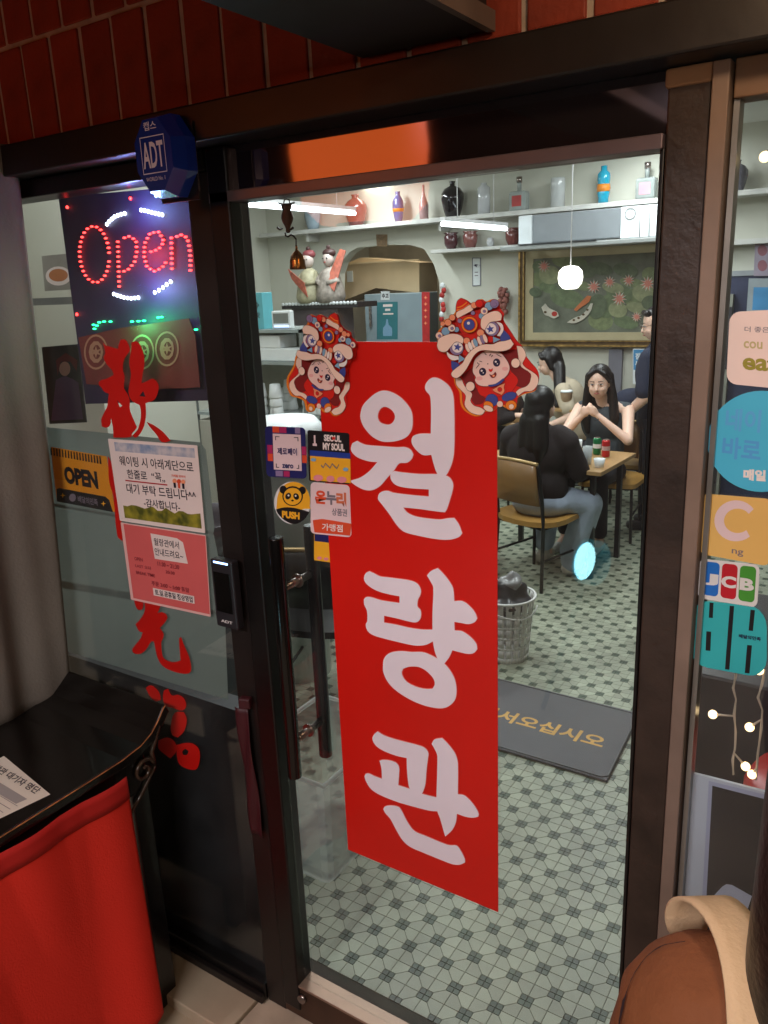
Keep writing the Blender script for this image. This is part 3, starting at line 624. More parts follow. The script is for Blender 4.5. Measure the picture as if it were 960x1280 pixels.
pr.shape('ring', PNK, [ringpart(920, 651, 17, 27, 50, 325)]); ptext(pr, 'lettering', GRY, 'ng', (914.5, 694), (929, 696.5), (914.8, 686), .01)
Q = [(875.5,697),(950.5,705),(947,758.5),(872.5,746)]
t, pr = rw('card_brand_sticker', 'white sticker with blue red and green bars reading JCB', Q, white_p, .1)
for u0, u1, mt, ch in ((.07, .33, colr('bar_blue', 30, 110, 200), 'J'), (.37, .63, colr('bar_red', 190, 24, 40), 'C'), (.67, .94, colr('bar_green', 70, 150, 50), 'B')):
    q = sub(Q, u0, u1, .08, .92); pr.shape('bar', mt, [rquad([q[0], q[1], q[2], q[3]], .26)])
for u0, u1, ch in ((.07, .32, 'J'), (.37, .62, 'C'), (.68, .92, 'B')): qtext(pr, Q, white_p, ch, u0, u1, .37, .66, .05)
Q = [(866,748),(959,758),(959,847),(862,829)]
t, pr = rw('mint_sticker', 'teal rounded sticker with a large black barred Korean letter', Q, colr('teal', 52, 180, 184), .24)
for (x0, y0), (x1, y1), w_ in (((889.5,753),(888.5,772),5), ((886,789),(885,813),6), ((915,757),(909,836.5),5.5), ((941,762),(938.5,788),5.5), ((937,806),(934,841),6)):
    pr.shape('bar', BLK, [[(x0-w_/2, y0), (x0+w_/2, y0+.6), (x1+w_/2, y1+.6), (x1-w_/2, y1)]])
ptext(pr, 'lettering', NVY, '배달의민족', (923.5, 797), (951, 801.5), (923.7, 792), .04)
# sheets behind the right glass
shb = M('sheet_white', S(196, 204, 220), .5, noise=.04)
bd = thing('menu_board', 'white framed black menu board standing behind the right window', 'menu board', tuple(at(900, 1150, .03)))
pr = Print(.012, bd)
P = [(858.6,965),(910,978),(1010,1004),(1005,1290),(838,1290),(845,1145),(850,1080)]
MB().sheet([[at(x, y, .012) for x, y in P]], .006, Vector((0, -1, 0))).build('white_sheet', shb, bd)
pr.shape('border', M('sheet_blue', S(170, 176, 206), .5, noise=.03), [[(886,976),(1000,1004),(995,1290),(868,1290)]])
pr.shape('black_panel', M('slate', S(6, 8, 18), .5, noise=.3), [[(890.5,982),(1000,1010),(995,1290),(874,1290)]])
q = [(874,1139),(903,1108),(908,1105),(915,1106),(940,1120),(930,1150),(874,1160)]
pr.shape('card', M('card_blue_white', S(190, 200, 225), .5), [q]); pr.shape('leaf_print', colr('leaf', 40, 80, 40), [star(901, 1128, 4, 2)])
# fairy lights
fl = thing('fairy_lights', 'string of small warm round bulbs hanging inside the right window', 'fairy lights', tuple(at(930, 900, .05)))
YF = .05
wire = M('clear_wire', S(190, 170, 150), .35, noise=.1)
for path in ([(921,830),(919,845),(917,860),(920,875),(917,893),(920,915),(919,935),(915,950),(917,968)], [(956,838),(952,855),(948,872),(953,888),(951,910),(948,940),(945,975)]):
    P = [at(x, y, YF) for x, y in path]
    MB().tube(P, .0016, 6).tube([p+Vector((.002*math.sin(i*2), .002*math.cos(i*2), 0)) for i, p in enumerate(P)], .0014, 6).build('wire', wire, fl)
bulb = M('warm_bulb', S(255, 214, 150), .3, noise=0, emit=3.2, ecol=(1, .72, .38))
for (x, y), (u, v) in (((891,893),(917,895)), ((937,909),(951,900)), ((932,958),(918,942)), ((940,968),(946,960)), ((949,838),(954,842)), ((956,196),(962,190)), ((764,655),(764,650))):
    if x < 800: continue
    a, b = at(x, y, YF), at(u, v, YF); d = (b-a).normalized()
    h = MB().cyl(a+d*.006, b, .0022, .0016, 8).build('bulb_holder', wire, fl); m = MB().ball(a, .0078, 14, 10); m.build('bulb', bulb, fl)

# ------------------------------------------------------------------ left window: papers, film, letters
film = frostmat('frosted_film', S(148, 156, 150), .9)
fs = thing('frosted_film', 'grey green frosted film in three overlapping bands on the left window', 'window film', (-.6, .006, .72))
def filmband(P, Y, name='film_band'): MB().sheet([[at(x, y, Y) for x, y in P]], .0006, Vector((0, -1, 0))).build(name, film, fs)
filmband([(48,533),(130,541),(250,553),(257,562),(268,660),(266,668),(62,632)], .006); filmband([(60,627),(150,643),(266,664),(274,700),(279,770),(78,735)], .008); filmband([(76,725),(165,740),(281,765),(285,875),(83,814)], .010)
redc = M('red_vinyl', S(188, 18, 12), .4, noise=.06)
def glyph(label, strokes, box, dark=None):
    c = at(*box); t = thing('window_letter', label, 'window lettering', (c.x, -.0015, c.z), 'red brush characters down the left window'); pr = Print(-.0012, t)
    for st in strokes: pr.shape('brush_stroke', redc, [[smooth(l, 3, 70) for l in st]])
    return t
z7 = 6.857; O7 = (120, 380)
glyph('topmost red brush character beneath the LED sign', [
 [LT(O7, z7, [(60,330),(85,355),(120,365),(150,375),(190,385),(195,350),(210,305),(250,305),(280,350),(290,400),(270,430),(240,480),(230,560),(245,620),(240,720),(270,770),(290,830),(290,900),(310,960),(340,1030),(350,1060),(310,1110),(300,1140),(150,1145),(145,1060),(130,980),(120,1040),(90,1060),(50,1050),(45,990),(70,930),(95,880),(110,770),(70,750),(50,720),(25,690),(30,660),(90,640),(150,610),(140,570),(95,520),(65,460),(80,420)]), LT(O7, z7, [(178,820),(196,842),(226,872),(206,885)])],
 [LT(O7, z7, [(305,330),(350,320),(385,360),(410,430),(415,520),(400,600),(390,680),(440,660),(490,640),(535,690),(530,760),(500,820),(440,845),(425,850),(430,940),(415,1040),(380,1110),(340,1145),(310,1130),(355,1080),(370,1040),(385,960),(375,870),(340,850),(300,820),(280,760),(285,700),(300,600),(285,500),(300,400)]), LT(O7, z7, [(373,790),(405,745),(424,795)])],
 [LT(O7, z7, [(435,1010),(500,1040),(580,1100),(640,1170),(600,1185),(560,1180),(520,1120),(460,1050)])]], (170, 480))
glyph('second red brush character mostly hidden behind the white notice', [[LT((0, 520), 3, [(405,150),(430,200),(455,390),(460,470),(440,450),(425,300),(410,250)])]], (145, 620))
O6 = (140, 740); z6 = 5.336
glyph('third red brush character across the frosted film', [
 [LT(O6, z6, [(145,45),(210,50),(205,110),(180,120),(160,100)])],
 [LT(O6, z6, [(215,50),(330,80),(305,140),(340,135),(370,165),(355,200),(320,240),(345,280),(340,310),(330,330),(333,400),(345,440),(390,465),(430,465),(458,455),(448,310),(462,300),(475,340),(510,420),(528,490),(522,535),(480,545),(410,530),(340,495),(305,440),(290,380),(280,330),(262,330),(230,380),(195,410),(150,410),(135,385),(150,360),(190,310),(205,270),(180,260),(157,215),(190,180),(220,120)])]], (205, 790))
glyph('lowest red brush character on the dark glass behind the table', [
 [LT(O6, z6, [(225,640),(255,622),(290,640),(320,680),(325,720),(290,730),(250,690)])], [LT(O6, z6, [(345,660),(375,645),(400,690),(440,685),(480,710),(495,760),(470,790),(410,775),(350,750)])],
 [LT(O6, z6, [(420,805),(480,800),(500,850),(480,930),(440,970),(400,950),(395,880)])], [LT(O6, z6, [(310,990),(370,970),(420,1000),(430,1060),(390,1110),(350,1080),(310,1040)])],
 [LT(O6, z6, [(430,1020),(500,1005),(550,1015),(585,1060),(580,1150),(555,1185),(480,1170),(440,1130)]), LT(O6, z6, [(470,1060),(490,1045),(512,1060),(500,1085),(475,1085)])]], (225, 900))
inkb = colr('ink', 34, 26, 40)
Q = [(136.5,548),(248,556.5),(258,666),(151.5,650.5)]
t, pr = sticker('waiting_notice', 'white paper notice with sky and grass borders about queueing', 'notice', Q, M('notice_paper', S(226, 208, 202), .6, noise=.04), .01, -.004)
def gradmat(name, c0, c1):
    m = M(name, c0, .6, noise=0); nt = m.node_tree; N = nt.nodes; L = nt.links; tc = N.new('ShaderNodeTexCoord'); no = N.new('ShaderNodeTexNoise'); no.inputs['Scale'].default_value = 30
    rp = N.new('ShaderNodeValToRGB'); rp.color_ramp.elements[0].position = .35; rp.color_ramp.elements[1].position = .65; rp.color_ramp.elements[0].color = (*c0, 1); rp.color_ramp.elements[1].color = (*c1, 1)
    L.new(tc.outputs['Object'], no.inputs['Vector']); L.new(no.outputs[0], rp.inputs[0]); L.new(rp.outputs[0], N['Principled BSDF'].inputs['Base Color']); return m
pr.shape('sky_print', gradmat('sky_print', S(120, 140, 170), S(196, 188, 190)), [sub(Q, .05, .95, .04, .15)])
pr.shape('grass_print', gradmat('grass_print', S(70, 74, 14), S(150, 140, 40)), [[lerpq(Q, .05, .86)]+[lerpq(Q, .05+.9*i/18, .80+.02*math.sin(i*1.7)+.01*math.cos(i*4.1)) for i in range(19)]+[lerpq(Q, .95, .96), lerpq(Q, .05, .96)]])
qtext(pr, Q, inkb, '웨이팅 시 아래계단으로', .08, .92, .20, .32, .012); qtext(pr, Q, inkb, '한줄로  “꼭„', .15, .58, .36, .475, .012); qtext(pr, Q, inkb, '대기 부탁 드립니다^^', .12, .92, .53, .65, .012); qtext(pr, Q, inkb, '-감사합니다-', .30, .72, .69, .79, .012)
pr.shape('underline', colr('red_line', 176, 30, 40), [sub(Q, .12, .60, .49, .505)]); qtext(pr, Q, ORG, '가게를 위하여', .66, .82, .365, .395, .01)
for k in range(3): pr.shape('cartoon_head', PEA if k != 1 else ORG, [circ(*lerpq(Q, .69+.05*k, .44), 2.6, 3)]); pr.shape('cartoon_body', colr('ink', 34, 26, 40) if k != 1 else ORG, [sub(Q, .675+.05*k, .70+.05*k, .46, .52)])
Q = [(152,652.5),(258.5,668.5),(264.5,770.5),(165,749)]
t, pr = sticker('hours_notice', 'salmon pink opening hours notice under the white notice', 'notice', Q, M('pink_paper_edge', S(226, 176, 170), .6, noise=.03), .01, -.0035)
pr.shape('pink_field', M('pink_paper', S(208, 92, 90), .6, noise=.05), [sub(Q, .02, .98, .02, .98)])
pr.shape('white_patch', M('notice_paper', S(226, 208, 202)), [[lerpq(Q, .33, .09), lerpq(Q, .64, .10), lerpq(Q, .71, .14), lerpq(Q, .75, .40), lerpq(Q, .35, .41)]])
qtext(pr, Q, inkb, '월랑관에서', .36, .66, .14, .235, .012); qtext(pr, Q, inkb, '안내드려요~', .36, .70, .265, .36, .012)
dk = colr('dark_pink', 130, 40, 48)
qtext(pr, Q, dk, 'OPEN', .10, .20, .43, .475, .02); qtext(pr, Q, dk, 'LAST 오더', .10, .29, .52, .565, .02); qtext(pr, Q, dk, 'BREAK TIME', .10, .33, .61, .65, .02); qtext(pr, Q, dk, '11:30 ~ 21:30', .38, .64, .435, .49, .02); qtext(pr, Q, dk, '20:30', .47, .58, .53, .57, .02); qtext(pr, Q, dk, '주문 3:00 ~ 5:00 휴일', .28, .74, .70, .76, .02)
pr.shape('white_patch', M('notice_paper', S(226, 208, 202)), [sub(Q, .29, .80, .79, .885)]); qtext(pr, Q, inkb, '토.일.공휴일 정상영업', .31, .78, .80, .875, .03)
Q = [(61,559),(131,571),(142,641),(69,627)]
t, pr = sticker('open_sign', 'orange and black hanging OPEN card behind the left window', 'open sign', Q, colr('open_yellow', 236, 150, 24), .02, .0052)
t['label'] = 'orange and black OPEN card with serrated top on the left window'
pr.shape('black_band', BLK, [[lerpq(Q, .05, .76), lerpq(Q, .1, .73), lerpq(Q, .9, .73), lerpq(Q, .96, .78), lerpq(Q, .99, .99), lerpq(Q, .03, .99)]])
qtext(pr, Q, BLK, 'OPEN', .22, .80, .30, .62, .06)
pr.shape('tooth', BLK, [[lerpq(Q, .02+i*.052, .14), lerpq(Q, .045+i*.052, .14), lerpq(Q, .05+i*.052, .0), lerpq(Q, .03+i*.052, .0)] for i in range(18)])
pr.shape('sparkle', YEL, [star(*lerpq(Q, .16, .85), 3.4, 1, 4), star(*lerpq(Q, .86, .86), 3.4, 1, 4)]); qtext(pr, Q, GRY, '배달의민족', .42, .76, .80, .92, .02); pr.shape('badge', GRY, [circ(*lerpq(Q, .33, .855), 4.2, 5)])
for o in list(t.children):
    pass
# LED sign
led = thing('led_sign', 'lit LED sign spelling Open in red dots inside the left window', 'LED sign', tuple(at(170, 320, .08)))
YL = .07
MB().sheet([[at(x, y, YL) for x, y in ((73,246),(170,238),(268,229),(284,500),(107,505))]], .012, Vector((0, -1, 0))).build('sign_board', M('sign_board', S(40, 28, 56), .6, noise=.3, nscale=4), led)
def ledmat(n, c, e): return M('led_'+n, c, .4, noise=0, emit=e, ecol=c)
LR, LB, LG, LW = ledmat('red', (1, .035, .03), 9), ledmat('blue', (.25, .5, 1), 9), ledmat('green', (.02, 1, .28), 7), ledmat('white', (.72, .84, 1), 12)
def resamp(P, step):
    out = []; acc = 0
    for (x0, y0), (x1, y1) in zip(P, P[1:]):
        L = math.hypot(x1-x0, y1-y0); s = -acc
        while s+step <= L:
            s += step; out.append((x0+(x1-x0)*s/L, y0+(y1-y0)*s/L))
        acc = L-s
    return out
def ledrow(name, mat, pts, w=3.1, h=1.0):
    mb = MB()
    for x, y in pts: p = at(x, y, YL-.004); mb.ball(p, .0046, 8, 5, (w/3.0*1.15, .7, h*.55))
    return mb.build(name, mat, led)
Ol = [(118+18.5*math.cos(a), 318+35*math.sin(a)+(.15*18*math.cos(a))) for a in [2*PI*i/40 for i in range(41)]]
ledrow('letter_lamps', LR, resamp(Ol, 6.2)); ledrow('letter_lamps', LR, resamp([(147,296),(148,330),(149,362)], 6.2)+resamp([(150,300),(160,295),(170,300),(171,315),(168,328),(160,337),(150,341)], 6.2))
ledrow('letter_lamps', LR, resamp([(183,316),(198,312),(205,302),(199,290),(188,291),(181,304),(180,320),(184,334),(193,339),(202,335),(209,326)], 6.0)); ledrow('letter_lamps', LR, resamp([(214,291),(215,340)], 6.4)+resamp([(216,299),(225,293),(234,297),(237,310),(238,322),(238,338)], 6.2))
ledrow('arc_lamps', LW, resamp([(131,284),(136,277),(143,271),(150,268),(160,266)], 4.5)+resamp([(172,262),(180,263),(188,265),(196,267),(205,269)], 4.5), 2.2, 1.8); ledrow('arc_lamps', LW, resamp([(138,366),(146,369),(155,372),(164,373),(173,372)], 4.5)+resamp([(188,368),(195,365),(203,360),(209,355),(215,351)], 6), 2.2, 1.8)
ledrow('green_lamps', LG, [(118,411), (121,407), (130,402), (138,402), (124,403), (117,406), (165,402), (173,401.5), (180,401), (198,397), (202,396.5), (245,412), (205,457), (207,461)], 3.6, .9)
ledrow('border_lamps', LR, [(84,259), (163,248), (209,243), (96,393), (107,459), (226,481), (143,477)], 2, 1.6); ledrow('border_lamps', LB, [(195,245), (190,240), (196,239)], 2, 1.5); ledrow('border_lamps', LG, [(226,240)], 2, 1.5)
for (x, y, w_, c_) in ((160, 262, .5, (.25, .35, 1)), (175, 362, .5, (.3, .4, 1)), (165, 320, .35, (1, .05, .05)), (165, 405, .4, (.03, 1, .3))):
    p = at(x, y, YL-.05); lamp((p.x, p.y, p.z), .015, w_*2.2, c_)
# decorations behind the left glass under the sign
ban = thing('ring_banner', 'dark red banner printed with pale round emblems under the LED sign', 'banner', tuple(at(190, 440, .05)))
MB().sheet([[at(x, y, .052) for x, y in ((98,422),(150,410),(236,398),(244,420),(250,484),(190,487),(108,480))]], .002, Vector((0, -1, 0))).build('cloth', M('dull_red', S(110, 36, 30), .7, noise=.2), ban)
pr = Print(.052, ban); gp = colr('pale_gold', 170, 120, 96)
for cx, cy in ((120, 440), (178, 440), (209, 436)):
    pr.shape('ring', gp, [[circ(cx, cy, 15, 22, 24), list(reversed(circ(cx, cy, 13, 19.5, 24)))]]); pr.shape('emblem', gp, [[circ(cx, cy, 9, 14, 10), circ(cx+1, cy, 5, 9, 10)], star(cx, cy, 8, 3, 6)])
pf = thing('food_poster', 'small poster of a plated dish on the white partition', 'poster', tuple(at(75, 345, 1.2)))
MB().sheet([[at(x, y, .9) for x, y in ((52,320),(84,317),(88,362),(56,364))]], .002, Vector((0, -1, 0))).build('paper', M('poster_grey', S(150, 148, 140), .6, noise=.2), pf)
pr = Print(.9, pf); pr.shape('plate_print', WHT, [circ(73, 345, 16, 12)]); pr.shape('dish_print', colr('dish', 190, 120, 70), [circ(73, 344, 12, 8)])
sh = thing('partition_shelf', 'grey ledge running along the partition seen left of the LED sign', 'shelf', tuple(at(55, 372, .9)))
a = at(20, 374, .9); b = at(100, 370, .9); MB().box(a.x, b.x, .9, 1.15, a.z-.03, a.z).build('shelf_board', M('grey_shelf', S(120, 124, 122), .5), sh)
lw = thing('counter_screen', 'pale painted screen panel standing behind the left window', 'screen', tuple(at(60, 450, 1.3)))
a = at(0, 230, 1.25); b = at(135, 540, 1.25); MB().box(a.x-.4, b.x, 1.25, 1.29, .95, 2.6).build('panel', wallm, lw)
pc = thing('portrait_poster', 'grey poster with a costumed figure left under the LED sign', 'poster', tuple(at(80, 480, .3)))
MB().sheet([[at(x, y, .3) for x, y in ((52,434),(97,430),(108,528),(62,530))]], .003, Vector((0, -1, 0))).build('paper', M('slate_paper', S(96, 98, 100), .5, noise=.3, nscale=10), pc)
pr = Print(.3, pc); pr.shape('face_print', FACE, [circ(81, 461, 7, 9)]); pr.shape('headdress_print', colr('dusty_red', 150, 90, 90), [smooth([(70,450),(82,441),(97,450),(96,464),(88,452),(76,452),(72,470)], 2)]); pr.shape('robe_print', VIO, [smooth([(70,475),(82,470),(98,478),(104,524),(64,526)], 2)])
# counter with kitchen ware in the left window
ck = thing('kitchen_counter', 'steel kitchen counter seen over the frosted film', 'counter', tuple(at(160, 545, .7)))
a = at(60, 530, .6); b = at(262, 545, .6); b.x = min(b.x, -1.02); MB().box(a.x-.5, b.x, .35, .78, .98, 1.05).build('worktop', M('brushed_steel', S(130, 134, 140), .3, .8, noise=.3), ck); MB().box(a.x-.5, b.x-.02, .4, .78, 0, .98).build('cabinet', M('steel_dark', S(70, 74, 80), .4, .5), ck)
tr = thing('steel_tray', 'shallow steel tray of utensils on the kitchen counter', 'tray', tuple(at(110, 522, .55)))
c = at(110, 518, .55); MB().box(c.x-.14, c.x+.14, .48, .66, 1.052, 1.10, taper=.15).build('pan', M('steel', S(150, 140, 135)), tr, bevel=.006)
for k in range(3): MB().cyl((c.x-.1+.07*k, .55, 1.1), (c.x-.04+.07*k, .62, 1.24), .006, n=8).build('utensil', M('steel', S(150, 140, 135)), tr)
bo = thing('mixing_bowl', 'large dull steel bowl right of the red brush character', 'bowl', tuple(at(220, 530, .45)))
c = at(222, 500, .45); MB().lathe([(.05, 0), (.10, .03), (.145, .09), (.16, .14), (.155, .14), (.14, .09), (.09, .035)], (c.x, .52, 1.054), 32).build('bowl', M('bowl_steel', S(120, 116, 124), .3, .7, noise=.2), bo)
# dark board low behind the left glass
MBb = MB().box(-1.2, -.425, .03, .09, .035, .86).build('dark_board', M('dark_board', S(10, 10, 12), .45, noise=.2), label='black board standing on the floor low behind the left window', cat='board')

# ------------------------------------------------------------------ curtain, table, cloth outside on the left
def ruled(name, mat, fn, nu, nv, parent=None, thick=.002, **kw):
    V = [Vector(fn(i/nu, j/nv)) for j in range(nv+1) for i in range(nu+1)]
    Fc = [(j*(nu+1)+i, j*(nu+1)+i+1, (j+1)*(nu+1)+i+1, (j+1)*(nu+1)+i) for j in range(nv) for i in range(nu)]
    m = MB().add(V, Fc, True); o = m.build(name, mat, parent, **kw)
    so = o.modifiers.new('solid', 'SOLIDIFY'); so.thickness = thick; so.offset = 0
    return o
curm = M('grey_canvas', S(116, 108, 98), .9, noise=.2, nscale=3, bump=.4, bscale=120)
XC = -1.0
ct = ruled('side_curtain', curm, lambda u, v: (-.905-.155*v+.018*math.sin(u*13+v*1.5)+.010*math.sin(u*31+1)+.006*math.sin(u*58+v*3)+.02*v*u, -.045-u*.9, 2.26-v*(1.50)+.006*math.sin(u*9)), 90, 30, label='heavy grey brown canvas curtain hanging down behind the black table', cat='curtain')
tm = M('black_lacquer', S(18, 15, 13), .22, noise=.35, nscale=5, bump=.1, bscale=30, coat=.3)
tb = thing('altar_table', 'black lacquered side table with upturned scroll ends beside the window', 'table', (-.83, -.7, 0))
XT = -.6185; zt = .785
prof = [(-.045, .866), (-.052, .862), (-.075, .835), (-.10, .812), (-.14, .795), (-.2, .787), (-.3, .785), (-1.2, .785)]
mb = MB(); n = len(prof)
V = [];
for x in (-1.06, XT):
    for y, z in prof: V.append((x, y, z))
    for y, z in prof: V.append((x, y+(.012 if z > .8 else 0), z-.028))
F1 = []
for i in range(n-1):
    F1 += [(i, i+1, 2*n+i+1, 2*n+i), (n+i, 3*n+i, 3*n+i+1, n+i+1), (2*n+i, 2*n+i+1, 3*n+i+1, 3*n+i), (i, n+i, n+i+1, i+1)]
F1 += [(0, 2*n, 3*n, n), (n-1, 2*n-1, 4*n-1, 3*n-1)]
mb.add(V, F1); mb.build('tabletop', tm, tb, bevel=.003)
MB().box(XT-.03, XT-.012, -1.2, -.14, .66, .757).build('apron', tm, tb, bevel=.002)
for yy in (-.15, -1.1):
    for xx in (XT-.035, -1.05): MB().box(xx-.02, xx+.022, yy-.028, yy+.028, -.04, .757).build('leg', tm, tb, bevel=.004)
MB().box(-1.04, XT-.03, -.17, -.13, .12, .62).build('end_panel', tm, tb, bevel=.003)
def spiral(cy, cz, r0, turns, s, n=30): return [(XT-.004, cy+s*r0*(1-.75*i/n)*math.cos(turns*2*PI*i/n), cz+r0*(1-.75*i/n)*math.sin(turns*2*PI*i/n)) for i in range(n+1)]
MB().tube([(XT-.004, -.07, .815), (XT-.004, -.09, .78), (XT-.004, -.105, .755)]+spiral(-.135, .715, .034, 1.3, 1), .0055, 8).build('scroll_bracket', M('lacquer_edge', S(60, 42, 30), .25, noise=.2, coat=.4), tb)
MB().tube([(XT-.004, -.20, .62), (XT-.004, -.155, .655), (XT-.004, -.12, .69), (XT-.004, -.10, .71)], .005, 8).build('scroll_bracket', M('lacquer_edge', S(60, 42, 30)), tb)
MB().tube([(XT+.0005, y, z-.003) for y, z in prof], .0016, 6).build('worn_edge', M('worn_edge', S(170, 105, 60), .4, noise=.6, nscale=40), tb)
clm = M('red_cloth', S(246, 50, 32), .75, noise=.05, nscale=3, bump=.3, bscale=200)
def clf(u, v):
    y = -.205-u*.75; fold = .006*math.sin(u*22+v*2)+.012*v*math.sin(u*9+1.0)+.02*v*v*math.sin(u*15+.4)
    return (XT+.012+max(-.004, fold)+.012*v*(.6+.4*math.sin(u*5)), y-.012*v, .742+.008*math.sin(u*3)-v*(.722+.012*math.sin(u*14)))
cl = thing('red_cloth', 'red cloth hanging down the front of the black table', 'cloth', (XT, -.5, 0))
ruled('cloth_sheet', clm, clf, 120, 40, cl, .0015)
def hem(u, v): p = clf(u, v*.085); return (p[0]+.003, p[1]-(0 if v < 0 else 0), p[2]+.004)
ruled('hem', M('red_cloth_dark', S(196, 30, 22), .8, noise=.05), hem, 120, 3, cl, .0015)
# waiting list sheet on the table
wp = thing('waiting_list', 'printed waiting list sheet lying on the black table', 'paper', tuple(atz(20, 975, .786)))
ZP = .7858
q = [atz(5, 945, ZP), atz(63, 993, ZP), atz(-60, 1052, ZP), atz(-110, 1000, ZP)]
MB().add(q, [(0, 1, 2, 3)]).build('sheet', M('list_paper', S(236, 228, 210), .6, noise=.02), wp)
mb = MB(); up = Vector((0, 0, .0005)); P0, P1, P2 = atz(-18, 958, ZP)+up, atz(44, 993, ZP)+up, atz(-9, 951.5, ZP)+up
text3(mb, '월랑관 대기자 명단', P0, P1, P2, .02); mb.build('lettering', inkb, wp)
q = [atz(-14, 970, ZP)+up, atz(34, 999, ZP)+up, atz(20, 1005, ZP)+up, atz(-30, 976, ZP)+up]; MB().add(q, [(0, 1, 2, 3)]).build('table_header', colr('grey_head', 170, 165, 160), wp)
mb = MB()
for k in range(6):
    t0 = k*.012; a, b = atz(-25-k*9, 980+k*4, ZP)+up*1.5, atz(22-k*9, 1008+k*4, ZP)+up*1.5; d = (b-a).normalized().cross(Vector((0, 0, 1)))*.0006
    mb.add([a-d, b-d, b+d, a+d], [(0, 1, 2, 3)])
mb.build('ruled_line', GRY, wp)
# corner of a red doormat outside
c = atz(345, 1285, -.005); MB().box(c.x-.06, .9, -.42, c.y+.03, -.04, -.028).build('red_doormat', M('mat_red', S(110, 14, 20), .9, noise=.3, nscale=40, bump=.5, bscale=200), label='dark red outdoor mat at the foot of the door', cat='doormat', bevel=.002)
# dark red strap hanging on the post
p0 = at(305, 880, -.045); rb = thing('red_ribbon', 'dark red ribbon tied low on the post beside the door', 'ribbon', (p0.x, -.045, p0.z-.5))
dkr = M('dark_ribbon', S(60, 12, 20), .55, noise=.2)
ruled('tail', dkr, lambda u, v: (at(294+14*u+20*v, 885+v*150, -.035).x, -.035-.004*math.sin(u*5+v*9), at(300, 885+v*150, -.035).z), 6, 24, rb, .001)
MB().box(p0.x-.014, p0.x+.016, -.050, -.030, p0.z-.012, p0.z+.016, rot=.3).build('knot', dkr, rb, bevel=.004)

# ------------------------------------------------------------------ brass bell on the door head
bl = thing('door_bell', 'small brass bell on a bird shaped hook hanging from the door head', 'bell', tuple(at(370, 320, .05)))
YBL = .045; brs = M('old_brass', S(150, 92, 36), .25, .9, noise=.3, nscale=30); dki = M('dark_iron', S(46, 32, 24), .4, .6, noise=.2)
PX = lambda u, v: at(300+u/6.4, 240+v/6.4, YBL)
MB().tube([PX(350, 90), PX(355, 62), PX(372, 55), PX(392, 62), PX(398, 90)], .0012, 8).build('ring', dki, bl); MB().tube([PX(310, 92), PX(340, 97), PX(400, 95), PX(436, 84)], .0016, 8).build('cross_bar', dki, bl)
a = PX(370, 95); sc = (PX(370, 300)-a).length/205
MB().lathe([(12*sc*3, 0), (48*sc, -8*sc), (40*sc, -40*sc), (34*sc, -52*sc), (50*sc, -85*sc), (52*sc, -115*sc), (44*sc, -145*sc), (26*sc, -180*sc), (18*sc, -200*sc), (22*sc, -222*sc), (10*sc, -235*sc)], a, 20).build('body', M('bronze_fig', S(92, 54, 34), .35, .7, noise=.3, nscale=30), bl)
for u0, u1 in ((300, 340), (425, 385)): MB().tube([PX(u0, 285), PX((u0+u1)/2, 300), PX(u1, 292)], [.0028, .0022, .0014], 8).build('hook_tip', dki, bl)
MB().tube([PX(362, 325), PX(365, 350), PX(385, 358), PX(410, 342), PX(432, 355), PX(450, 380)], .0018, 8).build('hook', dki, bl)
for k in range(4): p = PX(449, 390+13*k); MB().tube([p+Vector((.002*math.cos(t)*(k % 2), .002*math.cos(t)*(1-k % 2), .0026*math.sin(t))) for t in [2*PI*i/10 for i in range(10)]], .0005, 5, True).build('chain_link', dki, bl)
a = PX(452, 445)
MB().lathe([(5*sc, 20*sc), (9*sc, 12*sc), (10*sc, 0), (14*sc, -22*sc), (34*sc, -40*sc), (56*sc, -70*sc), (66*sc, -105*sc), (69*sc, -150*sc), (72*sc, -170*sc), (70*sc, -178*sc), (66*sc, -170*sc)], a, 28).build('bell_cup', brs, bl)

# ------------------------------------------------------------------ outdoor lamps (behind and beside the camera; lantern and round sign are seen mirrored in the glass)
ln = thing('paper_lantern', 'glowing orange red lantern outside mirrored in the panel above the door', 'lantern', (-.95, -1.5, 2.40))
lm = M('lantern_paper', S(255, 90, 20), .6, noise=.1, emit=2.6, ecol=(1, .19, .03))
MB().lathe([(.18, -.27), (.25, -.2), (.27, 0), (.25, .2), (.18, .27)], (-.95, -1.5, 2.42), 32).build('lamp_shade', lm, ln)
MB().cyl((-.95, -1.5, 2.69), (-.95, -1.5, 2.75), .12, n=24).build('cap', blackp, ln); MB().cyl((-.95, -1.5, 2.09), (-.95, -1.5, 2.15), .12, n=24).build('cap', blackp, ln)
MB().cyl((-.95, -1.5, 2.75), (-.95, -1.5, 3.3), .004, n=6).build('cord', blackp, ln)
bh = thing('bulb_lamp', 'bare warm bulb hanging from the awning above the door post', 'lamp', (.86, -.52, 2.43))
MB().ball((.86, -.52, 2.46), .04).build('bulb', M('street_bulb', S(255, 190, 120), .4, noise=0, emit=12, ecol=(1, .62, .32)), bh); MB().cyl((.86, -.52, 2.50), (.86, -.52, 2.55), .01, n=8).build('cord', blackp, bh)
lamp((.86, -.52, 2.41), .05, 9, (1, .68, .42))
b2 = thing('bulb_lamp', 'unseen warm bulb added behind the camera to light the red cloth', 'lamp', (1.5, -2.1, 2.3))
MB().ball((1.5, -2.1, 2.34), .05).build('bulb', M('street_bulb', S(255, 190, 120)), b2); MB().cyl((1.5, -2.1, 2.38), (1.5, -2.1, 3.4), .006, n=8).build('cord', blackp, b2)
lamp((1.5, -2.1, 2.27), .06, 22, (1, .76, .56))  # added lamp behind the camera, brightens the red cloth
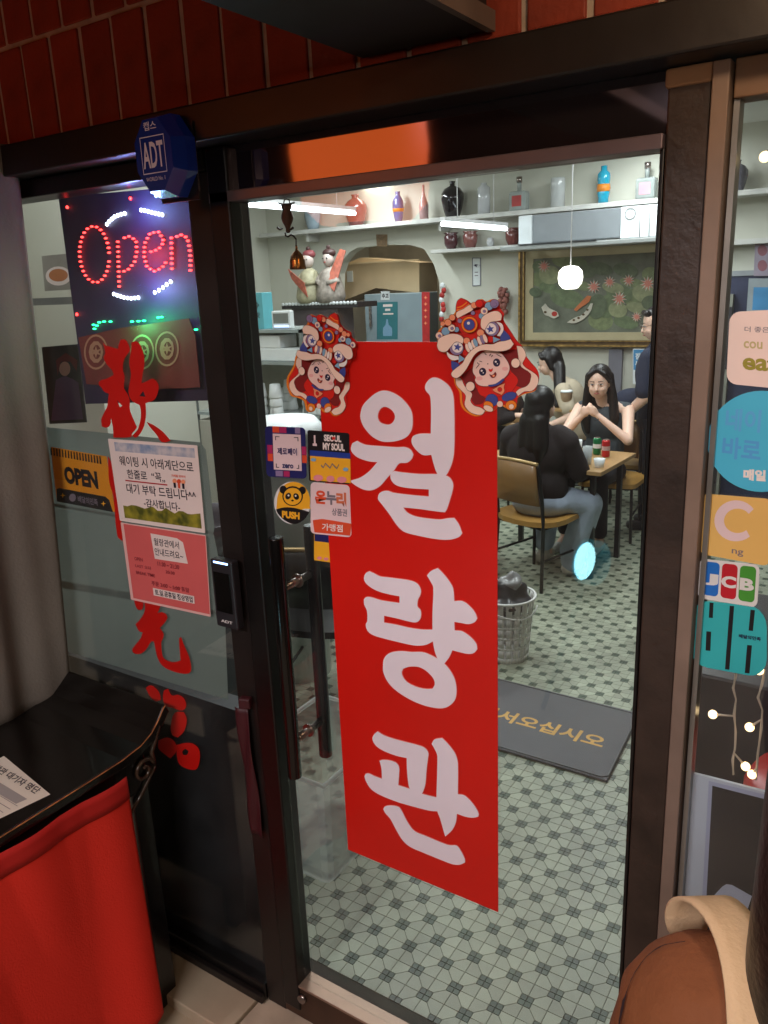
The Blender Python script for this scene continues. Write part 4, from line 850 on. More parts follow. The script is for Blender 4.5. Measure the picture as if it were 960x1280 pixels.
sg = thing('added_light_panel', 'large unseen light panel added high on the opposite wall to light the shopfront', 'lit sign', (.3, -3.98, 3.2))
MB().box(-.9, 1.5, -3.99, -3.9, 3.0, 3.6).build('light_panel', M('added_panel_glow', (.9, .85, .8), noise=0, emit=4, ecol=(1, .88, .82)), sg)
area('added_panel_light', (.3, -3.88, 3.3), 2.3, .55, 150, (1, .93, .96), (.1, 0, 1.0))  # unseen panel and area light added to brighten the shopfront
aw = thing('awning', 'dark awning projecting over the brick band', 'awning', (0, -.6, 2.53))
MB().box(-3, 3, -1.25, -.066, 2.55, 2.62).build('soffit', M('soot_metal', S(26, 22, 20), .6), aw); MB().box(-3, 3, -1.30, -1.25, 2.47, 2.62).build('fascia', M('soot_metal', S(26, 22, 20)), aw)
rs = thing('round_lit_sign', 'round cyan lit sign standing in the street opposite the door', 'lit sign', (-.16, -2.0, .684)); rs.rotation_euler = (math.radians(18), 0, math.radians(42))
MB().lathe([(.0, -.03), (.085, -.03), (.085, .03), (.0, .03)], (-.16, -2.0, .684), 32, 'Y', False).build('light_face', M('cyan_light', (.3, .85, .95), noise=0, emit=15, ecol=(.42, .88, .95)), rs)
MB().lathe([(.085, -.035), (.1, -.035), (.1, .035), (.085, .035)], (-.16, -2.0, .684), 32, 'Y', False).build('rim', M('cyan_rim', (.02, .4, .5), noise=0, emit=.8, ecol=(.02, .45, .55)), rs)
MB().cyl((-.16, -2.0, -.04), (-.16, -2.0, .58), .012, n=10).build('pole', blackp, rs)

# ------------------------------------------------------------------ things on the back wall
shelfm = M('pale_shelf', S(200, 200, 195), .5)
ws = thing('wall_shelf', 'long pale shelf high across the back wall carrying vases', 'shelf', (-2, 5.85, 2.46)); MB().box(-5.2, 2.2, 5.72, 5.968, 2.455, 2.495).build('shelf_board', shelfm, ws, bevel=.003)
for x in (-4.6, -3.0, -1.5, .2): MB().box(x, x+.03, 5.78, 5.968, 2.38, 2.455).build('bracket', shelfm, ws)
ws2 = thing('wall_shelf', 'short pale shelf right of the arch under the long one', 'shelf', (-2.6, 5.85, 2.2)); a = at(545, 313, 5.85); b = at(656, 301, 5.85); MB().box(a.x, b.x, 5.74, 5.968, a.z-.03, a.z).build('shelf_board', shelfm, ws2, bevel=.003)
ZS, YS = 2.4955, 5.84
def jar(x, prof, mat, label, z=ZS, name='jar', group='jars and bottles on the shelves', h=None, extra=None, cat='jar', Y=YS):
    p = at(x[0], x[1], Y); t = thing(name, label, cat, (p.x, Y, z), group); MB().lathe([(r*.88, k*.88) for r, k in prof], (p.x, Y, z), 20).build('body', mat, t)
    if extra: extra(t, p.x, z)
    return t
jp = lambda s, H, n=.25: [(.6*s, 0), (.8*s, .2*H), (s, .5*H), (.97*s, .66*H), (.7*s, .80*H), (n*s, .88*H), (n*s, .95*H), (n*1.25*s, H)]
gm = lambda n, r, g_, b, **k: M('glaze_'+n, S(r, g_, b), .15, coat=.5, **k)
jar((391, 275), jp(.10, .30), gm('pale_blue', 150, 168, 180), 'pale blue grey jar at the left end of the long shelf'); jar((445, 270), jp(.135, .34, .3), gm('brown', 116, 62, 58), 'broad reddish brown jar on the long shelf left of the arch')
def blab(t, x, z, mat=None): MB().lathe([(.050, .09), (.056, .12), (.052, .155)], (x, YS, z), 20).build('label_band', M('label_orange', S(214, 130, 40), .5), t)
jar((498, 270), jp(.065, .32, .4), gm('blue', 70, 90, 140), 'slim blue bottle with an orange band on the long shelf', name='bottle', extra=blab, cat='bottle')
jar((530, 270), [(.05, 0), (.052, .15), (.03, .22), (.014, .28), (.014, .36)], gm('rose', 190, 150, 150), 'tall thin rose coloured bottle on the long shelf', name='bottle', cat='bottle')
jar((566, 268), jp(.125, .36, .22), gm('black', 28, 24, 30), 'big glossy black jar in the middle of the long shelf'); jar((605, 266), [(.065, 0), (.066, .26), (.03, .29), (.03, .31)], gm('white', 200, 202, 205), 'white cylindrical bottle with grey brushwork on the long shelf', name='bottle', cat='bottle')
def sqb(x, label, mat, lab):
    p = at(x[0], x[1], YS); t = thing('bottle', label, 'bottle', (p.x, YS, ZS), 'jars and bottles on the shelves')
    MB().box(p.x-.08, p.x+.08, YS-.06, YS+.06, ZS, ZS+.17).build('body', mat, t, bevel=.02); MB().cyl((p.x, YS, ZS+.165), (p.x, YS, ZS+.28), .02, n=14).build('neck', mat, t); MB().cyl((p.x, YS, ZS+.24), (p.x, YS, ZS+.29), .026, n=14).build('cap', M('steel', S(150, 140, 135)), t); MB().box(p.x-.045, p.x+.045, YS-.0625, YS-.061, ZS+.04, ZS+.13).build('paper_label', lab, t)
cg = M('bottle_glass', S(170, 180, 178), .08, coat=.5, alpha=.65)
sqb((649, 262), 'square clear bottle with a red label above the air conditioner', cg, M('label_red', S(170, 60, 60), .5)); jar((697, 258), [(.07, 0), (.07, .27), (.066, .28)], gm('white2', 196, 200, 200), 'pale tall canister beside the turquoise bottle', name='canister', cat='canister')
jar((754, 250), [(.05, 0), (.05, .05), (.06, .1), (.05, .14), (.062, .22), (.06, .27), (.03, .30), (.03, .34)], gm('turquoise', 30, 150, 180), 'bright turquoise bottle with a gold label on the long shelf', name='bottle', extra=blab, cat='bottle'); sqb((808, 245), 'square clear bottle with a pink label at the door post end of the shelf', cg, M('label_pink', S(215, 150, 165), .5))
jar((921, 230), jp(.09, .26), gm('grey', 110, 110, 122), 'grey jar on the shelf seen through the right window')
for i, (x, c_, l_) in enumerate(((564, gm('plum', 80, 46, 52), 'dark plum pot left on the short shelf'), (588, gm('rust', 130, 80, 76), 'rust red pot in the middle of the short shelf'), (613, gm('white', 200, 202, 205), 'small white pot on the short shelf'), (641, gm('brown', 116, 62, 58), 'small brown pot at the right end of the short shelf'))):
    jar((x, 303), [(.05, 0), (.075, .06), (.08, .13), (.06, .15), (.085, .17)] if i != 2 else [(.03, 0), (.04, .05), (.03, .09)], c_, l_, z=a.z+.0005)
# suspended tubes
tubem = M('tube_glow', (.9, .97, 1), noise=0, emit=9, ecol=(.85, .95, 1)); capm = M('tube_cap', S(210, 210, 210), .4)
for (q0, q1, Z, lab) in (((303, 255), (430, 268), 2.5, 'white fluorescent tube hanging near the door head'), ((553, 280), (648, 288), 2.34, 'white fluorescent tube hanging in front of the short shelf')):
    a, b = atz(*q0, Z), atz(*q1, Z); b.x = a.x; 
    if b.y > 5.6: b.y = 5.6
    t = thing('hanging_tube_light', lab, 'tube light', ((a.x+b.x)/2, (a.y+b.y)/2, Z), 'hanging fluorescent tubes'); MB().cyl(a, b, .017, n=12).build('tube', tubem, t); MB().box(a.x-.02, a.x+.02, a.y, b.y, Z+.022, Z+.05).build('holder', capm, t)
    for yy in (a.y+.25, b.y-.25): MB().cyl((a.x, yy, Z+.05), (a.x, yy, 3.0), .004, n=6).build('hanger', capm, t)
# ceiling fixtures
for k, (cx, cy) in enumerate(((-3.6, 1.6), (-1.2, 1.6), (-2.4, 3.3), (-.3, 3.5), (-3.6, 5.0), (-1.0, 5.0), (-2.1, .75))):
    t = thing('ceiling_light', 'white ceiling fixture %s' % ['over the cup rack', 'just inside the door', 'in the middle of the left half', 'over the tables by the right wall', 'by the figurines', 'nearest the lily painting', 'added unseen behind the LED sign window'][k], 'ceiling light', (cx, cy, 2.94), 'ceiling lights of the dining room'); MB().box(cx-.09, cx+.09, cy-.62, cy+.62, 2.955, 2.999).build('housing', capm, t); MB().cyl((cx, cy-.6, 2.945), (cx, cy+.6, 2.945), .012, n=8).build('tube', tubem, t)
# painting
pa = thing('lily_painting', 'gilt framed painting of water lilies and koi on the back wall', 'painting', (-1.4, 5.9, 1.3))
PZ = lambda u, v: (640+u/5.053, 300+v/5.053)
YP = 5.90
def rect3(name, mat, x0, x1, z0, z1, Y, th, parent): return MB().box(x0, x1, Y, Y+th, z0, z1).build(name, mat, parent)
a = at(*PZ(130, 585), YP); b = at(*PZ(80, 632), YP); c = at(*PZ(42, 672), YP); XR = -.52; ztop = 2.20
rect3('canvas', M('canvas_green', S(108, 114, 98), .5, noise=.35, nscale=5), a.x, XR-.12, a.z, ztop-.12, YP+.01, .02, pa); 
matm = M('mat_board', S(188, 176, 140), .6, noise=.06)
rect3('mat_board', matm, b.x, a.x, b.z, ztop-.05, YP+.004, .03, pa); rect3('mat_board', matm, a.x, XR-.12, b.z, a.z, YP+.004, .03, pa); rect3('mat_board', matm, XR-.12, XR-.05, b.z, ztop-.05, YP+.004, .03, pa); rect3('mat_board', matm, a.x, XR-.12, ztop-.12, ztop-.05, YP+.004, .03, pa)
gilt = M('gilt', S(168, 136, 80), .35, .6, noise=.4, nscale=30, bump=.6, bscale=40); gd = M('gilt_dark', S(96, 74, 46), .4, .4, noise=.3, nscale=30)
for (x0, x1, z0, z1) in ((c.x, b.x, c.z, ztop), (b.x, XR-.05, c.z, b.z), (XR-.05, XR, c.z, ztop), (b.x, XR-.05, ztop-.05, ztop)): rect3('frame_rail', gd, x0, x1, z0, z1, YP-.01, .05, pa)
for (x0, x1, z0, z1) in ((c.x+.002, c.x+.02, c.z, ztop), (b.x-.015, b.x-.002, b.z-.012, ztop-.05), (c.x, XR, c.z+.002, c.z+.02), (b.x-.015, XR-.05, b.z-.012, b.z-.002)): rect3('gilt_bead', gilt, x0, x1, z0, z1, YP-.022, .02, pa)
pr = Print(YP+.0095, pa, .0004)
lil = [M('paint_'+n, S(*c_), .6, noise=.25, nscale=20) for n, c_ in (('pad1', (122, 134, 94)), ('pad2', (104, 120, 86)), ('pad3', (142, 148, 110)), ('pad4', (92, 106, 80)))]
pads = [(170,250,60,45,0),(240,220,70,60,2),(230,300,60,35,1),(150,330,40,30,3),(350,370,110,60,1),(340,140,90,40,0),(540,420,60,80,3),(600,420,60,75,1),(560,510,80,60,0),(680,340,85,60,1),(670,440,60,50,2),(760,360,70,55,0),(850,340,90,60,2),(720,520,80,40,1),(800,430,80,35,2),(880,400,60,50,3),(640,300,70,35,2),(760,270,80,30,0),(470,200,60,40,3),(420,150,60,40,1),(880,220,60,50,0),(560,180,80,40,3),(720,190,80,45,3),(180,170,50,40,1),(450,290,50,30,0)]
for k in range(4): pr.shape('lily_pad', lil[k], [[[PZ(x, y) for x, y in circ(px, py, rx, ry, 18, rot=.2)]] for px, py, rx, ry, m in pads if m == k])
fpk = M('paint_pink', S(208, 130, 112), .6, noise=.15); fwh = M('paint_white', S(205, 200, 184), .6, noise=.15); for_ = M('paint_orange', S(196, 110, 60), .6, noise=.15); frd = M('paint_red', S(180, 50, 40), .6, noise=.15)
fl_ = [(205,165,42),(680,370,48),(860,275,50),(520,295,46),(620,265,40),(740,255,40),(790,485,34)]
pr.shape('lily_flower', fwh, [[[PZ(*q) for q in star(x, y, r*1.05, r*.45, 11)]] for x, y, r in fl_]); pr.shape('lily_flower', fpk, [[[PZ(*q) for q in star(x, y, r*.9, r*.35, 9, .2)]] for x, y, r in fl_])
pr.shape('koi', fwh, [[[PZ(*q) for q in smooth([(190,425),(215,400),(240,430),(290,455),(300,480),(270,495),(235,480),(210,470)], 3)]], [[PZ(*q) for q in smooth([(350,520),(400,490),(450,470),(500,400),(515,400),(500,450),(460,495),(400,525)], 3)]]])
pr.shape('koi_patch', for_, [[[PZ(*q) for q in smooth([(395,440),(430,400),(480,350),(505,355),(490,390),(440,425),(410,450)], 3)]]]); pr.shape('koi_patch', frd, [[[PZ(*q) for q in circ(272, 466, 18, 16)]]]); pr.shape('koi_spot', gd, [[[PZ(*q) for q in circ(x, y, 9, 7)]] for x, y in ((395, 505), (425, 492), (455, 470), (480, 440), (215, 455))])
# air conditioner over the painting
ac = thing('air_conditioner', 'long grey wall unit with white end panels over the painting', 'air conditioner', (-1.4, 5.8, 2.2))
YA = 5.62; 
a0 = at(648, 272, YA); a1_ = at(664, 306, YA); a2_ = at(776, 262, YA); a3_ = at(838, 298, YA)
MB().box(a1_.x, a2_.x, YA+.02, 5.71, a1_.z+.01, 2.44).build('casing', M('ac_grey', S(132, 138, 142), .4, noise=.05), ac, bevel=.01)
wh = M('ac_white', S(226, 232, 234), .4, noise=.03); MB().box(a0.x, a1_.x, YA, 5.71, a1_.z-.01, 2.44).build('end_panel', wh, ac, bevel=.008); MB().box(a2_.x, a3_.x-.02, YA, 5.71, a1_.z, 2.44).build('end_panel', wh, ac, bevel=.008)
MB().box(a0.x-.05, a3_.x+.1, YA-.28, 5.71, a1_.z-.05, a1_.z-.012).build('air_flap', M('ac_flap', S(150, 154, 152), .35, noise=.05), ac, bevel=.008); MB().box(a1_.x, a2_.x-.1, YA-.29, YA-.05, a1_.z-.010, a1_.z-.001).build('louvre', M('ac_dark', S(44, 48, 50), .5), ac)
p = at(788, 267, YA-.003); MB().lathe([(.045, 0), (.045, .006), (.039, .006), (.039, 0)], (p.x, YA-.001, p.z), 28, 'Y', False).build('dial_ring', M('ac_flap', S(150, 154, 152)), ac)
for u in (800, 812): q0, q1 = at(u, 264, YA-.004), at(u-1, 296, YA-.004); MB().tube([q0, q1], .004, 6).build('conduit', M('ac_flap', S(150, 154, 152)), ac)
# pendant over the table
pl = thing('pendant_lamp', 'glowing round white glass pendant lamp in front of the lily painting', 'pendant lamp', tuple(at(713, 347, 4.0)))
p = at(713, 347, 4.0); MB().lathe([(.02, .075), (.05, .068), (.076, .04), (.082, 0), (.074, -.04), (.05, -.068), (.03, -.074)], p, 24).build('lamp_shade', M('pendant_glow', (1, .95, .86), noise=0, emit=3.2, ecol=(1, .95, .86)), pl); MB().cyl(p+Vector((0, 0, .075)), (p.x, 4.0, 3.0), .004, n=6).build('cord', capm, pl)
# arch surroundings, kitchen
hood = thing('kitchen_hood', 'warm beige extractor hood behind the arch', 'hood', (-3.8, 6.6, 1.7)); YK = 6.5
P = [at(x, y, YK) for x, y in ((405, 400), (412, 372), (425, 333), (450, 322), (524, 328), (524, 366), (470, 360))]; P[0].z = P[1].z-.12
MB().sheet([P], .4, Vector((0, -1, 0))).build('hood_panel', M('hood_beige', S(216, 192, 156), .45, noise=.12, nscale=3), hood)
a, b = at(404, 331, YK-.02), at(524, 326, YK-.02); MB().box(a.x, b.x, YK-.03, YK-.005, a.z-.015, a.z).build('hood_trim', M('trim_cream', S(226, 206, 170), .4), hood); a = at(437, 341, YK-.01); MB().box(a.x-.04, a.x+.04, YK-.012, YK-.002, a.z-.1, a.z+.02).build('switch_plate', wh, hood)
frg = thing('fridge', 'pale blue grey fridge door standing in the kitchen behind the arch', 'fridge', (-3.7, 6.4, 0)); YR = 6.2
a, b = at(455, 368, YR), at(527, 372, YR); MB().box(a.x, b.x, YR, YR+.35, 0, a.z).build('door', M('fridge_blue', S(150, 168, 176), .35, noise=.05), frg, bevel=.01); q = at(463, 385, YR-.01); MB().box(q.x-.01, q.x+.01, YR-.03, YR-.001, q.z-.2, q.z+.02).build('handle', M('steel', S(150, 140, 135)), frg)
po = thing('teal_poster', 'teal poster of a bottle under a small label on the kitchen fridge', 'poster', tuple(at(483, 400, YR-.01))); Q = [(471,378),(497,377),(497,424),(471,424)]
MB().sheet([[at(*q, YR-.004) for q in Q]], .002, Vector((0, -1, 0))).build('paper', M('teal_paper', S(50, 122, 130), .5, noise=.08), po); pr = Print(YR-.004, po, .0004); pr.shape('title_print', WHT, [sub(Q, .3, .75, .06, .13), sub(Q, .4, .65, .18, .24), sub(Q, .3, .8, .3, .34)]); pr.shape('bottle_print', LBL, [smooth([(483,399),(485,399),(486,406),(490,410),(490,420),(479,420),(479,410),(482,406)], 2)])
lb = thing('paper_label', 'white paper label with dark writing above the teal poster', 'label', tuple(at(482, 372, YR-.01))); Q = [(476,364),(487,364),(487,375),(476,375)]; MB().sheet([[at(*q, YR-.006) for q in Q]], .001, Vector((0, -1, 0))).build('paper', wh, lb); pr = Print(YR-.006, lb, .0004); qtext(pr, Q, inkb, '추고', .12, .88, .25, .8, .04)
sc_ = thing('red_scroll', 'red vertical scroll hanging on the right edge of the arch', 'scroll', tuple(at(532, 385, 5.95))); Q = [(527,365),(537,365),(537,432),(528,432)]; MB().sheet([[at(*q, 5.945) for q in Q]], .004, Vector((0, -1, 0))).build('cloth', M('scroll_red', S(176, 36, 36), .6, noise=.2, nscale=30), sc_); pr = Print(5.945, sc_, .0006); pr.shape('brush_print', PEA, [star(532, 372+k*8, 2.4, 1, 4) for k in range(5)])
gr = thing('hanging_charm', 'hanging string of white and red ornaments right of the arch', 'charm', tuple(at(554, 380, 5.93)))
for k in range(8):
    p = at(553+math.sin(k*1.7)*1.6, 357+k*6, 5.92); MB().ball(p, .028, 10, 7, (1, .6, 1.1)).build('ornament', M('charm_red', S(176, 40, 36), .5, noise=.3) if k % 3 else wh, gr)
wf = thing('wifi_sign', 'narrow white wifi notice on the back wall', 'notice', tuple(at(596, 340, 5.96))); Q = [(590,322),(601,322),(601,357),(590.5,358)]; MB().sheet([[at(*q, 5.962) for q in Q]], .004, Vector((0, -1, 0))).build('frame', M('grey_line', S(120, 120, 130), .5), wf); pr = Print(5.962, wf, .0006); pr.shape('paper', wh, [sub(Q, .1, .9, .03, .97)]); pr.shape('wifi_mark', NVY, [[ringpart(595.5, 335, r-.6, r, 225, 315, 8)] for r in (2, 3.6, 5)]); pr.shape('text_line', GRY, [sub(Q, .3, .7, .5, .53), sub(Q, .3, .7, .62, .65)])
pn = thing('brown_paper', 'small brown printed paper pinned above the arch', 'paper', tuple(at(477, 300, 5.96))); Q = [(470,293),(484,293),(484,308),(471,308)]; MB().sheet([[at(*q, 5.962) for q in Q]], .004, Vector((0, -1, 0))).build('paper', M('brown_paper', S(136, 112, 84), .6, noise=.4, nscale=60), pn)
df = thing('dried_flowers', 'dusty pink dried flower bunch hanging left of the painting', 'dried flowers', tuple(at(629, 378, 5.9))); m = MB(); Rr = random.Random(4)
for k in range(70):
    t_ = Rr.random(); p = at(629+Rr.uniform(-6, 6)*(1-.5*t_), 361+t_*32, 5.9+Rr.uniform(-.03, .03)); m.ball(p, Rr.uniform(.015, .03), 6, 4)
m.build('flower_heads', M('dusty_pink', S(150, 96, 88), .8, noise=.3, nscale=30), df, kind='stuff')
bp_ = thing('blue_notice', 'blue and white Korean notice beside the standing man', 'notice', tuple(at(800, 450, 5.9))); Q = [(791,436),(830,436),(830,480),(791,480)]; MB().sheet([[at(*q, 5.88) for q in Q]], .004, Vector((0, -1, 0))).build('paper', wh, bp_); pr = Print(5.88, bp_, .0006); pr.shape('blue_field', M('notice_blue', S(70, 140, 190), .5), [sub(Q, .02, .98, .02, .6)]); qtext(pr, Q, wh, '잠깐!', .08, .5, .12, .3, .04); qtext(pr, Q, wh, '눈을', .08, .45, .34, .52, .04)
p1_ = thing('wall_poster', 'grey poster with two round prints on the navy wall', 'poster', tuple(at(952, 330, 5.9))); Q = [(944,303),(966,303),(965,345),(942,345)]; MB().sheet([[at(*q, 5.91) for q in Q]], .004, Vector((0, -1, 0))).build('paper', M('poster_mauve', S(150, 140, 155), .6), p1_); pr = Print(5.91, p1_, .0006); pr.shape('round_print', M('mauve_red', S(140, 90, 100), .6), [circ(953, 313, 6, 7), circ(953, 332, 6, 7)])
p2_ = thing('wall_poster', 'pale blue framed poster below the grey one on the navy wall', 'poster', tuple(at(950, 370, 5.9))); Q = [(936,348),(970,348),(968,392),(933,392)]; MB().sheet([[at(*q, 5.91) for q in Q]], .006, Vector((0, -1, 0))).build('frame', M('frame_grey', S(150, 160, 165), .5), p2_); pr = Print(5.91, p2_, .0006); pr.shape('picture', M('notice_blue', S(70, 140, 190)), [sub(Q, .2, .9, .25, .9)])
dl = thing('wall_door', 'narrow pale door leaf against the navy wall', 'door', (-.4, 5.9, 0)); a, b = at(902, 368, 5.88), at(917, 371, 5.88); MB().box(a.x, b.x, 5.86, 5.92, 0, a.z).build('door_leaf', M('pale_leaf', S(150, 152, 140), .5), dl); MB().box(b.x-.02, b.x, 5.85, 5.859, a.z-.6, a.z-.1).build('glass_strip', M('leaf_dark', S(60, 60, 66), .3), dl)

# figurines on a lace edged wall shelf
fgs = thing('figurine_shelf', 'black shelf with scalloped white edging on a grey cupboard', 'shelf', (-4.2, 5.3, 1.7)); YG = 5.3
a, b = at(356, 380, YG), at(450, 374, YG); MB().box(a.x, b.x, YG-.05, 5.6, a.z-.05, a.z).build('shelf_board', M('shelf_black', S(44, 42, 44), .5), fgs); m = MB()
for k in range(22): x = a.x+(b.x-a.x)*(k+.5)/22; m.ball((x, YG-.055, a.z-.004), .022, 8, 5, (1, .3, .8))
m.build('scalloped_edge', wh, fgs); MB().box(a.x+.1, at(424, 400, YG).x, YG-.02, 5.55, 0, a.z-.05).build('cupboard', M('cupboard_grey', S(84, 76, 78), .6, noise=.2), fgs)
def figurine(px, label, robe, hat, fan):
    p = at(px, 372, YG); z = a.z+.001; t = thing('figurine', label, 'figurine', (p.x, YG+.05, z), 'costumed figurines on the wall shelf'); X, Y = p.x, YG+.05
    MB().lathe([(.13, 0), (.15, .06), (.13, .16), (.10, .26), (.075, .31), (.03, .34)], (X, Y, z), 20).build('robe', robe, t); MB().ball((X, Y-.01, z+.41), .062, 16, 12, (.9, 1, 1.15)).build('head', M('porcelain', S(206, 190, 182), .3, noise=.05), t)
    MB().ball((X, Y+.01, z+.47), .066, 14, 9, (1.05, 1, .7)).build('hat' if hat else 'hair', M('hat_red', S(140, 70, 74), .5) if hat else M('hair_dark', S(70, 46, 44), .5), t); MB().ball((X, Y, z+.525), .022, 10, 7).build('topknot', M('hair_dark', S(70, 46, 44), .5), t)
    for s_ in (-1, 1): MB().tube([(X+s_*.07, Y, z+.29), (X+s_*.12, Y-.05, z+.2), (X+s_*.04, Y-.12, z+.19)], [.03, .034, .022], 10).build('sleeve', robe, t)
    m = MB(); 
    if fan: m.add([(X+.03, Y-.14, z+.2), (X-.17, Y-.13, z+.34), (X-.13, Y-.13, z+.24), (X+.07, Y-.15, z+.06)], [(0, 1, 2, 3)]); 
    else: m.add([(X+.03, Y-.10, z+.2), (X+.10, Y+.06, z+.5), (X+.17, Y+.06, z+.48), (X+.12, Y-.10, z+.1)], [(0, 1, 2, 3)])
    o = m.build('fan', M('fan_red', S(170, 90, 70), .6, noise=.4, nscale=30), t); so = o.modifiers.new('s', 'SOLIDIFY'); so.thickness = .012
    for s_ in (-1, 1): MB().ball((X+s_*.022, Y-.066, z+.42), .008, 8, 6).build('eye', BLK, t)
    MB().ball((X, Y-.07, z+.385), .008, 8, 6, (1.4, .5, .6)).build('mouth', RED, t)
figurine(385, 'porcelain figurine in a red cap with a fan on the wall shelf', M('robe_cream', S(176, 170, 140), .5, noise=.3, nscale=20), True, True); figurine(410, 'porcelain figurine with dark topknot and patterned robe behind the bell', M('robe_grey', S(160, 150, 140), .5, noise=.4, nscale=25), False, False)

# rack of cups on the left
rk = thing('cup_rack', 'glass shelved rack holding white cups just inside the door', 'rack', (-2.35, 2.75, 0)); YC = 2.6
glsh = M('shelf_glass', S(150, 160, 158), .2, noise=.05)
ZR = [at(340, 412, YC).z, at(335, 452, YC).z, at(345, 521, YC).z]; xa, xb = at(296, 500, YC).x-.4, at(376, 412, YC).x
for z in ZR: MB().box(xa, xb, YC, YC+.4, z-.02, z).build('shelf_board', glsh, rk)
for x in (xa, xb-.02):
    for y in (YC, YC+.38): MB().box(x, x+.02, y, y+.02, 0, ZR[0]).build('upright', M('rack_grey', S(130, 136, 134), .4, .3), rk)
MB().box(xa, xb, YC+.39, YC+.4, .5, ZR[0]).build('back_panel', M('back_olive', S(150, 154, 138), .6), rk)
MB().box(xa, xb, YC+.01, YC+.39, .2, ZR[2]-.06).build('cupboard', M('beige_cupboard', S(176, 172, 158), .6, noise=.05), rk, bevel=.004)
whp = M('white_plastic', S(232, 236, 236), .4, noise=.03)
Rr = random.Random(5)
for k in range(9):
    u = Rr.uniform(-.05, .3) if k else .28; x = xb-.06-u*1.3; y = YC+.06+(k % 3)*.11; n_ = Rr.choice((1, 2, 3)); 
    t = thing('cup_stack', ('white cups %s on the lower rack shelf' % ['at the right end', 'second from the right end at the front', 'behind the right end', 'by the left upright', 'in the middle', 'towards the back middle', 'near the tub', 'left of the middle', 'at the far left back'][k]), 'cups', (x, y, ZR[2]), 'white cup stacks on the rack'); 
    for j in range(n_): MB().lathe([(.042, 0), (.045, .012), (.034, .09), (.02, .094)], (x, y, ZR[2]+.0005+j*.055), 18).build('cup', whp, t)
for k, (x0, x1, hh) in enumerate(((-.40, -.20, .15), (-.40, -.03, .08), (-.20, -.10, .0))):
    if hh: MB().box(xb+x0-(.1 if k else .0), xb+x1, YC+.03+.0*k, YC+.2-.05*k, ZR[1]+.0005+(.08 if k == 0 else 0), ZR[1]+(.16 if k == 0 else .08)).build('white_carton', whp, bevel=.006, label=('small white carton lying on the larger one on the middle rack shelf' if k == 0 else 'long white carton on the middle rack shelf'), cat='carton')
tb2 = thing('turquoise_box', 'tall turquoise box with dark lettering on the top rack shelf', 'box', tuple(at(322, 410, YC+.1))); p = at(323, 412, YC+.05); MB().box(p.x-.09, p.x+.05, YC+.05, YC+.15, ZR[0]+.0005, at(320, 366, YC+.05).z).build('carton', M('turquoise_card', S(96, 176, 186), .5, noise=.05), tb2, bevel=.003)
m = MB(); x0 = p.x-.0; 
for k, ch in enumerate('수랏'): text3(m, ch, Vector((p.x-.01, YC+.048, ZR[0]+.13-k*.06)), Vector((p.x+.025, YC+.048, ZR[0]+.13-k*.06)), Vector((p.x-.01, YC+.048, ZR[0]+.165-k*.06)), .02)
m.build('lettering', inkb, tb2)
dv = thing('card_terminal', 'small white framed display with a rainbow light on the top rack shelf', 'display', tuple(at(354, 408, YC))); p = at(354, 404, YC+.08); MB().box(p.x-.075, p.x+.075, YC+.06, YC+.1, ZR[0]+.0005, ZR[0]+.11).build('case', whp, dv, bevel=.006); MB().box(p.x-.06, p.x+.06, YC+.057, YC+.0595, ZR[0]+.035, ZR[0]+.095).build('screen', M('screen_grey', S(120, 124, 118), .3), dv); MB().box(p.x-.055, p.x+.06, YC+.055, YC+.0595, ZR[0]+.01, ZR[0]+.022).build('light_bar', M('light_bar', (.5, .6, 1), noise=0, emit=1.5, ecol=(.5, .65, 1)), dv)
# white lidded bin seen behind the stickers
c = at(356, 545, 1.6); wb = thing('white_bin', 'rounded white plastic tub behind the payment sticker', 'tub', (c.x, 1.6, 0)); tz = at(356, 520, 1.6).z
MB().lathe([(.15, .0), (.17, tz-.10), (.185, tz-.10), (.185, tz-.05), (.15, tz-.01), (.05, tz)], (c.x, 1.6, 0), 28).build('tub', whp, wb)

# waste basket
c = atz(632, 832, 0); wbk = thing('waste_basket', 'grey slotted plastic waste basket with a bag inside beside the banner', 'waste basket', (c.x-.05, c.y+.12, 0))
bm_ = M('basket_grey', S(216, 216, 212), .75, noise=.06); cx, cy = c.x-.05, c.y+.12; H = .34; r0, r1 = .115, .145
rr = lambda z: r0+(r1-r0)*z/H
NB = 40; m = MB(); rings = [0, .03, .075, .09, .135, .15, .195, .21, .255, .27, H]
for i in range(len(rings)-1):
    z0, z1 = rings[i], rings[i+1]
    for k in range(NB):
        slot = (i % 2 == 1 and k % 2 == 0)
        t0, t1 = 2*PI*k/NB, 2*PI*(k+1)/NB
        if slot: t0 = t0+(t1-t0)*.6
        m.add([(cx+rr(z0)*math.cos(t0), cy+rr(z0)*math.sin(t0), z0), (cx+rr(z0)*math.cos(t1), cy+rr(z0)*math.sin(t1), z0), (cx+rr(z1)*math.cos(t1), cy+rr(z1)*math.sin(t1), z1), (cx+rr(z1)*math.cos(t0), cy+rr(z1)*math.sin(t0), z1)], [(0, 1, 2, 3)], True)
m.lathe([(.0, .004), (r0, .004)], (cx, cy, 0), NB, cap=False)
o = m.build('slotted_body', bm_, wbk); so = o.modifiers.new('s', 'SOLIDIFY'); so.thickness = .003
MB().tube([(cx+(r1+.004)*math.cos(t), cy+(r1+.004)*math.sin(t), H) for t in [2*PI*i/32 for i in range(32)]], .007, 8, True).build('rim', bm_, wbk); MB().tube([(cx+(r1+.012)*math.cos(t), cy+(r1+.012)*math.sin(t), H-.03-.05*math.sin(t+PI/2+.6)**2) for t in [-1.9+2.2*i/20 for i in range(21)]], .004, 6).build('handle', bm_, wbk)
